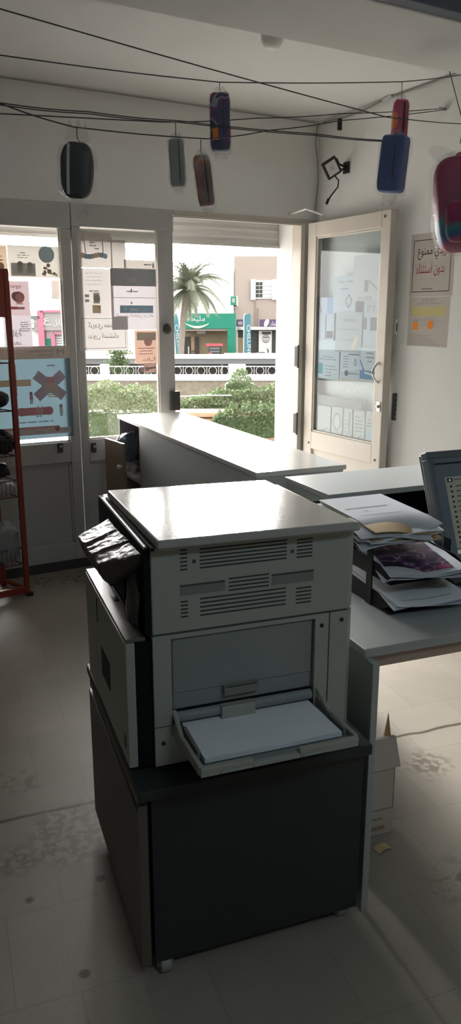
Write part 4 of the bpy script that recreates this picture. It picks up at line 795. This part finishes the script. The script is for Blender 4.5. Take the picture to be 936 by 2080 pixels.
def sbox(g, x0, y0, x1, y1, D, t, m, zmin=None):     # image-sized slab of real depth t behind distance D
    a = S(x0, y1, D); b = S(x1, y0, D); a2 = S(x0, y0, D); g.box((a.x, D, a.z if zmin is None else zmin), (b.x, D+t, a2.z), m); return g
# far buildings
D = 53
t = sthing('building', 'bright white building behind the palm and the green shop', 'building', 0, D, GZ); base = (0, D, GZ)
put(obj('wall', sbox(G(), 175, 575, 366, 700, D, 8, 'facade_white', GZ), t), t, *base)
put(obj('upper_wall', sbox(G(), 366, 552, 475, 700, D, 8, 'facade_white', GZ), t), t, *base)
D = 53
t = sthing('building', 'pinkish beige building with white shuttered window right of the green shop', 'building', 0, D, GZ); base = (0, D, GZ)
put(obj('wall', sbox(G(), 475.3, 520, 660, 700, D, 9, 'facade_beige', GZ), t), t, *base)
w = put(obj('window', sbox(G(), 511, 569, 561, 607, D-.08, .1, 'white_paint'), t), t, *base)
obj('pane', sbox(sbox(G(), 519.5, 573, 533, 604, D-.1, .03, 'shop_dark'), 536, 573, 553, 604, D-.1, .03, 'shutter_white'), w)
g = G()
for k in range(3): sbox(g, 519.5, 580+k*8, 553, 581+k*8, D-.14, .03, 'white_paint')
for x in (526, 541, 545, 549): sbox(g, x, 573, x+.8, 604, D-.14, .03, 'white_paint')
obj('glazing_bars', g, w)
for x0, x1 in ((509, 519), (552.5, 563)): put(obj('shutter', sbox(G(), x0, 567, x1, 609, D-.2, .08, 'shutter_white'), t), t, *base)
put(obj('drain_pipe', sbox(sbox(G(), 517, 612, 517.8, 725, D-.1, .1, 'sign_grey'), 523, 625, 523.8, 725, D-.1, .1, 'sign_grey'), t), t, *base)
put(obj('corner_joint', sbox(G(), 475, 545, 475.8, 640, D-.05, .06, 'shop_dark'), t), t, *base)
# green shop
D = 49
t = sthing('shop_front', 'green fronted shop with white Arabic sign and smile across the road', 'shop', 0, D, GZ); base = (0, D, GZ)
fa = put(obj('fascia', sbox(G(), 369, 636.5, 479, 668, D, .8, 'shop_green'), t, bevel=.02), t, *base)
def stext(g, s, x0, y0, x1, y1, D, m, slant=0):
    a = S(x0, y1, D); b = S(x1, y1, D); c = S(x0, y0, D); text(g, s, a, (1, 0, 0), (0, 0, 1), b.x-a.x, c.z-a.z, m)
g = G(); stext(g, 'مليحة', 381, 641, 416, 655, D-.06, 'white_paint'); obj('lettering', g, fa)
g = G(); pp = []
for k in range(17): q = k/16; pp.append(S(377+47*q, 656.5+6*math.sin(math.pi*q)**.8, D-.06))
vs = [p for p in pp]+[p-Vector((0, 0, .03+.10*math.sin(math.pi*k/16))) for k, p in enumerate(pp)]
g.mesh(vs, [(k, k+17, k+18, k+1) for k in range(16)], 'sign_yellow'); obj('smile_mark', g, fa)
put(obj('pillar', sbox(G(), 462, 668, 478, 735, D, .8, 'shop_green', GZ), t, bevel=.02), t, *base)
put(obj('interior', sbox(G(), 364, 667, 463, 735, D+1.6, .3, 'shop_tan', GZ), t), t, *base)
put(obj('soffit', sbox(G(), 366, 668, 463, 672, D+.1, 1.5, 'facade_beige'), t), t, *base)
put(obj('doorway', sbox(sbox(sbox(sbox(G(), 372, 684, 386, 735, D+1.5, .1, 'shop_dark'), 388, 684, 395, 712, D+1.5, .1, 'planter_stone'), 395.5, 684, 403, 735, D+1.45, .1, 'shop_dark'), 382, 704, 384, 735, D+1.4, .1, 'white_paint'), t), t, *base)
put(obj('ceiling_unit', sbox(G(), 400, 671, 417, 678, D+.6, .5, 'sign_grey'), t), t, *base)
# projecting sign
D = 48.6
t = sthing('hanging_sign', 'small green and white sign projecting from the beige building corner', 'sign', 0, D, 0); base = (0, D, 0)
put(obj('sign_panel', sbox(sbox(G(), 468, 602, 480, 620, D, .3, 'shop_green'), 471, 606, 477, 615, D-.03, .03, 'sign_grey'), t, bevel=.02), t, *base); put(obj('sign_edge', sbox(G(), 480, 601, 482.5, 621, D, .35, 'white_paint'), t), t, *base)
put(obj('sign_arm', sbox(G(), 474, 620, 482, 621, D+.1, 4.2, 'shop_dark'), t), t, *base)
# goods rack before green shop
D = 47.5
t = sthing('merchandise_rack', 'dark shelf rack with red goods on top before the green shop', 'rack', 0, D, GZ); base = (0, D, GZ)
put(obj('shelf_frame', sbox(G(), 424, 703, 449, 735, D, .8, 'shop_dark', GZ), t), t, *base)
g = G()
for k in range(4): sbox(g, 425.5, 706+k*6, 446, 710+k*6, D-.05, .1, 'roof_grey')
put(obj('shelf_goods', g, t), t, *base)
put(obj('red_goods', sbox(sbox(G(), 418, 699, 452, 703, D, .8, 'merch_red'), 423, 717, 431, 724, D-.2, .2, 'pink_frame'), t), t, *base)
# purple signed shop
D = 50
t = sthing('shop_front', 'dim shop with purple signs and white round-logo door under the beige building', 'shop', 0, D, GZ); base = (0, D, GZ)
put(obj('sign_board', sbox(sbox(sbox(G(), 480, 649, 494, 663, D, .5, 'purple'), 527, 649, 547.5, 664, D, .5, 'purple'), 549, 649, 580, 664, D, .5, 'purple'), t), t, *base)
g = G(); stext(g, 'شفاء', 550, 652, 562, 662, D-.05, 'white_paint'); sbox(g, 483, 653, 492, 660, D-.05, .04, 'sign_grey')
c = S(541, 656, D-.06); g.poly([c+Vector((.16*math.cos(k*.4), 0, .22*math.sin(k*.4)+.1*math.cos(k*.4))) for k in range(16)], 'white_paint')
put(obj('lettering', g, t), t, *base)
g = sbox(G(), 479, 664, 600, 670, D-.05, .5, 'white_paint'); stext(g, 'محل  رقم', 538, 665, 562, 669, D-.08, 'shop_dark'); stext(g, 'خ', 482, 665, 490, 669, D-.08, 'shop_dark'); put(obj('name_strip', g, t), t, *base)
put(obj('interior', sbox(G(), 480, 670, 600, 740, D+.6, .3, 'shop_dark', GZ), t), t, *base)
g = sbox(G(), 525, 672, 552, 735, D+.4, .15, 'white_paint', GZ); sbox(g, 532, 674, 550, 679, D+.35, .05, 'shop_dark')
c = S(540, 688, D+.36)
for k in range(24):
    q0, q1 = k*math.pi/12, (k+1)*math.pi/12
    g.mesh([c+Vector((r*math.cos(q), 0, r*1.1*math.sin(q))) for r, q in ((.2, q0), (.2, q1), (.23, q1), (.23, q0))], [(0, 1, 2, 3)], 'shop_dark')
sbox(g, 536, 684, 544, 686, D+.34, .02, 'shop_dark'); sbox(g, 537, 689, 543, 693, D+.34, .02, 'sign_grey')
put(obj('shop_door', g, t), t, *base)
put(obj('side_window', sbox(sbox(G(), 483, 686, 494, 735, D+.4, .15, 'shop_tan', GZ), 480, 670, 483, 735, D+.2, .2, 'white_paint', GZ), t), t, *base)
# motorbike
D = 46
t = sthing('motorbike', 'dark motorbike parked before the round-logo door', 'motorbike', 0, D, GZ); base = (0, D, GZ)
u0 = S(527, 720, D).x; u1 = S(546, 720, D).x; zz = GZ+.3
for u in (u0, u1):
    g = G(); g.tube([Vector((u+.28*math.cos(k*math.pi/10), D, zz+.28*math.sin(k*math.pi/10))) for k in range(21)], .05, 'shop_dark', 6); put(obj('wheel', g, t), t, *base)
put(obj('body', G().ellips(((u0+u1)/2, D, zz+.35), (.3, .12, .18), .8, 'shop_dark', 20, 12).ellips((u0+.08, D, zz+.6), (.28, .1, .08), .8, 'shop_dark', 16, 10), t), t, *base)
put(obj('handlebar', G().tube([(u1-.1, D-.3, zz+.85), (u1-.05, D, zz+.78), (u1-.1, D+.3, zz+.85)], .03, 'shop_dark').tube([(u1-.05, D, zz+.78), (u1, D, zz)], .04, 'shop_dark'), t), t, *base)
# feather flags
for k, (xa, xb, lab) in enumerate(((352, 373, 'left pale blue feather flag with white vertical letters, by the green shop'), (496, 509, 'right pale blue feather flag with white vertical letters, by the purple shop'))):
    D = 44+k*.5; t = sthing('feather_flag', lab, 'flag', 0, D, GZ, 'feather flags'); base = (0, D, GZ)
    lean = 9 if k == 0 else 1.5
    pts = [S(xa+(0 if k == 0 else 0), 641, D), S(xa+6 if k == 0 else xb-1, 636, D), S((xa+9) if k == 0 else xb, 645, D), S(xb if k == 0 else xb+1, 727, D), S(xb-15 if k == 0 else xa+1, 727, D)]
    bz = GZ+.3; n = len(pts)
    g = G().mesh([p for p in pts]+[p+Vector((0, .02, 0)) for p in pts], [tuple(range(n)), tuple(range(n, 2*n))[::-1]]+[(i, (i+1) % n, n+(i+1) % n, n+i) for i in range(n)], 'flag_blue')
    put(obj('banner', g, t), t, *base)
    g = G(); a = S(354.5 if k == 0 else 505, 660, D); b = S(363 if k == 0 else 507, 724, D); d = (b-a).normalized(); nrm = Vector((d.z, 0, -d.x))*-1
    if nrm.x < 0: nrm = -nrm
    text(g, 'CHILLING', a+Vector((-.12 if k else 0, -.03, 0)), d, nrm, (b-a).length, .2, 'white_paint'); put(obj('lettering', g, t), t, *base)
    x = xa-.5 if k == 0 else xa-.8; q = S(x, 641, D); put(obj('pole', G().tube([q+Vector((.1, 0, .1)), q, Vector((S(xb-15 if k == 0 else xa, 727, D).x-.03, D, GZ))], .03, 'white_paint', 6), t), t, *base)
    put(obj('foot', G().lathe([(.25, 0), (.25, .05), (.05, .12)], 'shop_dark', Matrix.Translation((S(xb-15 if k == 0 else xa, 727, D).x-.03, D, GZ)), 14), t), t, *base)
# palm
D = 38
pc = S(384, 588, D); t = sthing('palm_tree', 'date palm with drooping pale fronds left in the doorway view', 'tree', pc.x, D, GZ)
obj('trunk', G().tube([(-.5, 0, 0), (-.42, 0, 1.5), (-.3, 0, (pc.z-GZ)*.7), (-.05, 0, pc.z-GZ)], [.17, .15, .14, .2], 'palm_trunk', 12), t)
g = G(); r = random.Random(5)
for k in range(64):
    az = k*2.4+r.uniform(-.2, .2); el = R(r.uniform(-35, 80)); L_ = r.uniform(1.6, 2.4); p = Vector((0, 0, pc.z-GZ)); d = Vector((math.cos(az)*math.cos(el), math.sin(az)*math.cos(el), math.sin(el))); st = []
    for i in range(12): st.append(p.copy()); p = p+d*(L_/11); d = (d+Vector((0, 0, -.17))).normalized()
    g.tube(st, [.03*(1-i/13)+.006 for i in range(12)], 'palm_leaf', 4)
    for i in range(1, 12):
        for q in range(4):
            f = (i-1)+q/4; a = st[i-1].lerp(st[i], q/4); ax = (st[i]-st[i-1]).normalized(); sd = ax.cross(Vector((0, 0, 1))); sd = sd.normalized() if sd.length > .01 else Vector((1, 0, 0))
            ll = .46*(1-(f/12)**2)*(.5+.5*min(1, f/3))+.08
            for s in (-1, 1):
                tip = a+(sd*s*.8+ax*.7+Vector((0, 0, -.35+r.uniform(-.12, .12)))).normalized()*ll; w = ax*.022
                g.poly([a-w, a+w, tip], 'palm_leaf')
obj('fronds', g, t, smooth=False)
# pink framed shop (through the left window)
D = 46
t = sthing('shop_front', 'pink framed shop with grey sign seen through the left window', 'shop', 0, D, GZ); base = (0, D, GZ)
put(obj('wall', sbox(G(), 60, 634, 168, 730, D+.5, 6, 'facade_white', GZ), t), t, *base)
put(obj('frame', sbox(sbox(sbox(sbox(G(), 81, 630, 170, 635, D, .5, 'pink_frame'), 81, 630, 87, 735, D, .5, 'pink_frame', GZ), 107, 675, 170, 679, D-.05, .4, 'pink_frame'), 106, 675, 111, 735, D-.05, .4, 'pink_frame', GZ), t), t, *base)
sg = put(obj('sign_board', sbox(G(), 87, 635, 170, 671, D+.1, .3, 'sign_grey'), t), t, *base)
g = G(); stext(g, 'موبايل', 108, 648, 138, 663, D, 'white_paint'); stext(g, 'ع', 89, 646, 104, 661, D, 'white_paint'); obj('lettering', g, sg)
g = sbox(G(), 111, 679, 170, 740, D+.2, .2, 'shutter_white', GZ)
for k in range(8): sbox(g, 111, 682+k*5, 170, 683+k*5, D+.17, .04, 'roof_grey')
put(obj('rolling_shutter', g, t), t, *base)
put(obj('side_stall', sbox(sbox(sbox(G(), 62, 642, 80, 648, D, 1, 'roof_grey'), 62, 655, 79, 672, D+.1, .3, 'sign_grey'), 64, 657, 69, 666, D, .1, 'white_paint'), t), t, *base)
put(obj('small_window', sbox(G(), 92, 688, 104, 706, D+.2, .3, 'shop_green'), t), t, *base)
t = sthing('building', 'faint cream house with tall window, top of the left window', 'building', 0, 58, GZ); base = (0, 58, GZ)
put(obj('wall', sbox(G(), 96, 566, 172, 640, 58, 8, 'facade_white', GZ), t), t, *base); put(obj('window', sbox(G(), 106, 570, 120, 602, 57.8, .2, 'facade_beige'), t), t, *base); put(obj('ledge', sbox(G(), 103, 602, 124, 605, 57.6, .4, 'sign_grey'), t), t, *base)
# long grey canopy, stall roof
D = 27
t = sthing('market_canopy', 'long flat grey canopy roof behind the white balustrade', 'canopy', 0, D, GZ); base = (0, D, GZ)
put(obj('roof', sbox(sbox(G(), 160, 729, 640, 740, D, 2.5, 'roof_grey'), 160, 727.5, 640, 729.2, D-.05, 2.6, 'white_paint'), t, bevel=.01), t, *base)  # thin white slab paints the lit top of the grey roof
put(obj('back_wall', sbox(G(), 160, 740, 640, 790, D+.8, .2, 'shop_dark', GZ), t), t, *base)
for x in (165, 330, 450, 560): put(obj('post', sbox(G(), x, 740, x+2, 790, D+.1, .1, 'sign_grey', GZ), t), t, *base)
D = 32; t = sthing('stall_roof', 'low brown and cream striped stall awning above the grey canopy', 'awning', 0, D, GZ); base = (0, D, GZ)
g = G()
for k in range(12): sbox(g, 455+k*11, 721, 455+k*11+11, 727.5, D, 1.6, 'stall_tan' if k % 2 else 'facade_white')
put(obj('awning_cloth', g, t), t, *base); g = G(); [sbox(g, x, 727, x+2, 790, D+.4, .1, 'roof_grey', GZ) for x in (458, 520, 570)]; put(obj('awning_posts', g, t), t, *base)
# balustrade on rubble wall
D = 22
t = sthing('balustrade', 'white balustrade of metal rings between piers on the rubble wall', 'balustrade', 0, D, -.6); base = (0, D, -.6)
put(obj('coping', sbox(G(), 120, 763, 640, 774, D-.15, .5, 'white_paint'), t, bevel=.02), t, *base)
put(obj('rail', sbox(sbox(G(), 120, 743.5, 640, 745.2, D, .05, 'white_paint'), 120, 761, 640, 762.5, D, .05, 'white_paint'), t), t, *base)
for x0, x1 in ((203, 218), (464, 499)): put(obj('pier', sbox(G(), x0, 741, x1, 763, D-.1, .35, 'white_paint'), t, bevel=.015), t, *base)
x = 168-24*2
while x < 640:
    c = S(x, 753, D+.02); skip = 198 < x < 222 or 461 < x < 501
    if not skip:
        g = G(); r_ = .112
        g.tube([c+Vector((r_*math.cos(k*math.pi/12), 0, r_*math.sin(k*math.pi/12))) for k in range(25)], .007, 'white_paint', 5, False); q = S(x+12, 753, D+.02); g.tube([q+Vector((0, 0, -.125)), q+Vector((0, 0, .125))], .007, 'white_paint', 5)
        put(obj('ring', g, t), t, *base)
    x += 24
t = sthing('retaining_wall', 'tan rubble stone wall below the white balustrade', 'wall', 0, D, -1.5); base = (0, D, -1.5)
put(obj('stonework', sbox(G(), 100, 773.5, 640, 860, D-.1, .5, 'rubble', GZ), t), t, *base)
# planter, hedge, shrub
D = 10.2
t = sthing('planter_wall', 'low orange stone planter wall in front of the hedge', 'planter', 0, D, -.16); base = (0, D, -.16)
put(obj('stone_block', sbox(sbox(G(), 352, 838, 640, 848, D-.05, .45, 'planter_stone'), 352, 850, 640, 930, D, .35, 'planter_stone', -.16), t, bevel=.02, seg=3), t, *base)
def hedge(name, label, cat, x0, x1, top, bot, D, dep, n, size, seed, mats, cut=None):
    r = random.Random(seed); a = S(x0, bot, D); b = S(x1, bot, D); t = sthing(name, label, cat, (a.x+b.x)/2, D, a.z); g = G(); cx = (a.x+b.x)/2
    k = 0
    while k < n:
        u = r.uniform(a.x, b.x); f = (u-a.x)/(b.x-a.x); d = D+r.uniform(-dep/2, dep/2); xp = x0+(x1-x0)*f
        zt = S(xp, top(xp), D).z; z = a.z+(zt-a.z)*(1-r.random()**1.6*.98); edge = noise.noise(Vector((u*3, d*3, z*3+seed)))
        if edge < -.38: k += .3; continue
        nrm = Vector((r.gauss(0, 1), r.gauss(0, 1)-.5, r.gauss(0, 1)+.6)).normalized(); tg = nrm.orthogonal().normalized(); tg = Matrix.Rotation(r.uniform(0, 6.28), 3, nrm) @ tg; bi = nrm.cross(tg); s = size*r.uniform(.6, 1.3); p = Vector((u-cx, d-D, z-a.z+edge*.03))
        g.poly([p-tg*s, p+bi*s*.45, p+tg*s, p-bi*s*.45], mats[0 if r.random() < .35 else 1 if r.random() < .7 else 2]); k += 1
    g.ellips((0, 0, (S((x0+x1)/2, top((x0+x1)/2), D).z-a.z)*.28), ((b.x-a.x)*.47, dep*.3, (S((x0+x1)/2, top((x0+x1)/2), D).z-a.z)*.32), .35, mats[0], 40, 14, jit=.02)
    obj('foliage', g, t)
    st = G()
    for q in range(26): u = r.uniform(a.x, b.x)-cx; st.tube([(u, 0, 0), (u+r.uniform(-.1, .1), r.uniform(-.1, .1), .1), (u+r.uniform(-.2, .2), r.uniform(-.1, .1), .2)], [.012, .008, .004], 'twig', 5)
    obj('stems', st, t); return t
LM = ('leaf_dark', 'leaf_mid', 'leaf_pale')
hedge('hedge', 'dense green foliage spilling over the orange planter wall at right', 'hedge', 428, 575, lambda x: 826+max(0, 462-x)*.9+5*math.sin(x*.21)+4*math.sin(x*.53+1), 886, 9.75, .35, 5200, .021, 13, ('leaf_dark', 'leaf_mid', 'leaf_mid'))
def topd(x): return 815-22*max(0, min(1, (x-372)/70))+ (3*math.sin(x*.11)) - (6 if x > 500 else 0)
hedge('hedge', 'clipped green hedge seen through the doorway', 'hedge', 358, 575, topd, 868, 11.2, .6, 9000, .022, 3, LM)
hedge('shrub', 'taller feathery green shrub rising above the hedge beside the white pier', 'shrub', 455, 520, lambda x: 750+60*min(1, abs(x-488)/33)**2.2+3*math.sin(x*.7), 812, 11.8, .4, 2200, .018, 5, ('leaf_mid', 'leaf_mid', 'leaf_dark'))
hedge('hedge', 'loose grassy hedge seen through the closed leaf below the notice', 'hedge', 150, 343, lambda x: 783+6*math.sin(x*.08)+(10 if x > 280 else 0), 905, 10.9, .9, 9000, .024, 9, ('leaf_mid', 'leaf_pale', 'leaf_mid'))
t = sthing('street_tree', 'small leafy street tree beside the left pier behind the closed leaf', 'tree', S(242, 770, 24).x, 24, GZ); r = random.Random(3); g = G(); hh = S(242, 700, 24).z-GZ
for k in range(1500):
    p = Vector((r.gauss(0, .16), r.gauss(0, .16), hh-.5+r.gauss(0, .28))); s = .045; n_ = Vector((r.gauss(0, 1), r.gauss(0, 1), r.gauss(0, 1))).normalized(); a = n_.orthogonal().normalized(); b = n_.cross(a); g.poly([p-a*s, p+b*s*.5, p+a*s, p-b*s*.5], LM[k % 2])
obj('foliage', g, t); obj('trunk', G().tube([(0, 0, 0), (.03, 0, hh*.5), (0, 0, hh-.3)], [.06, .05, .02], 'twig', 8), t)
# pipes running over the hedge
a = S(352, 806, 10.75); b = S(470, 803, 10.75); o = obj('garden_pipe', G().tube([RT*p.x+FH*p.y+Vector((0, 0, p.z)) for p in (a, (a+b)/2+Vector((0, 0, .01)), b)], .008, 'white_paint', 6)); tag(o, 'thin white pipe running along the top of the doorway hedge', 'pipe')
# ------------------------------------------------------------------ light
W = bpy.data.worlds.new('sky'); sc.world = W; W.use_nodes = True; nt = W.node_tree; N = nt.nodes; L = nt.links; bg = N['Background']
SD = ray(432, 640); SD.z = 0; SD.normalize(); SD = (SD*math.cos(R(9))+Vector((0, 0, math.sin(R(9))))).normalized()
tc = N.new('ShaderNodeTexCoord'); vm = N.new('ShaderNodeVectorMath'); vm.operation = 'DOT_PRODUCT'; L.new(tc.outputs['Generated'], vm.inputs[0]); vm.inputs[1].default_value = SD
cl = N.new('ShaderNodeMath'); cl.operation = 'MAXIMUM'; cl.inputs[1].default_value = 0; L.new(vm.outputs['Value'], cl.inputs[0])
def pw(e, k, cl=None):
    cl = cl or globals()['cl']; p = N.new('ShaderNodeMath'); p.operation = 'POWER'; p.inputs[1].default_value = e; L.new(cl.outputs[0], p.inputs[0]); m = N.new('ShaderNodeMath'); m.operation = 'MULTIPLY'; m.inputs[1].default_value = k; L.new(p.outputs[0], m.inputs[0]); return m.outputs[0]
def add(a, b): m = N.new('ShaderNodeMath'); m.operation = 'ADD'; L.new(a, m.inputs[0]); L.new(b, m.inputs[1]); return m.outputs[0]
s = add(pw(6, SKY_WIDE), pw(220, SKY_GLOW)); d2_ = Vector((math.sin(R(10))*math.cos(R(10)), math.cos(R(10))*math.cos(R(10)), math.sin(R(10))))
v2 = N.new('ShaderNodeVectorMath'); v2.operation = 'DOT_PRODUCT'; L.new(tc.outputs['Generated'], v2.inputs[0]); v2.inputs[1].default_value = d2_
c2 = N.new('ShaderNodeMath'); c2.operation = 'MAXIMUM'; c2.inputs[1].default_value = 0; L.new(v2.outputs['Value'], c2.inputs[0])
s = add(s, pw(55, 270.0, c2))
m = N.new('ShaderNodeMath'); m.operation = 'ADD'; m.inputs[1].default_value = SKY_BASE; L.new(s, m.inputs[0]); L.new(m.outputs[0], bg.inputs['Strength'])
bg.inputs['Color'].default_value = (1, .975, .93, 1)
def area(name, loc, rot, sx, sy, e, col=(1, 1, 1), portal=False):
    l = bpy.data.lights.new(name, 'AREA'); l.shape = 'RECTANGLE'; l.size = sx; l.size_y = sy; l.energy = e; l.color = col; o = bpy.data.objects.new(name, l); COL.objects.link(o); o.location = loc; o.rotation_euler = rot
    if portal: l.cycles.is_portal = True
    return o
area('doorway_portal', (2.69, 4.80, 1.1), (R(-90), 0, 0), 1.0, 2.15, 1, portal=True)
area('left_window_portal', (1.23, 4.74, 1.46), (R(-90), 0, 0), .5, 1.3, 1, portal=True)
area('leaf_window_portal', (1.84, 4.74, 1.46), (R(-90), 0, 0), .56, 1.3, 1, portal=True)
area('shop_ceiling_tube', (.9, -.8, 2.78), (R(30), 0, R(-2)), 1.2, .3, LAMP, (.70, .89, 1.0))
try: sc.cycles.use_denoising = True
except Exception: pass
sc.cycles.max_bounces = 10; sc.cycles.diffuse_bounces = 6; sc.cycles.transparent_max_bounces = 24; sc.cycles.sample_clamp_indirect = 8; sc.cycles.caustics_reflective = False; sc.cycles.caustics_refractive = False; sc.cycles.blur_glossy = .5
vs = sc.view_settings; vs.view_transform = 'Standard'; vs.look = 'None'; vs.gamma = 1; vs.exposure = EXPO; vs.use_curve_mapping = False; sc.display_settings.display_device = 'sRGB'
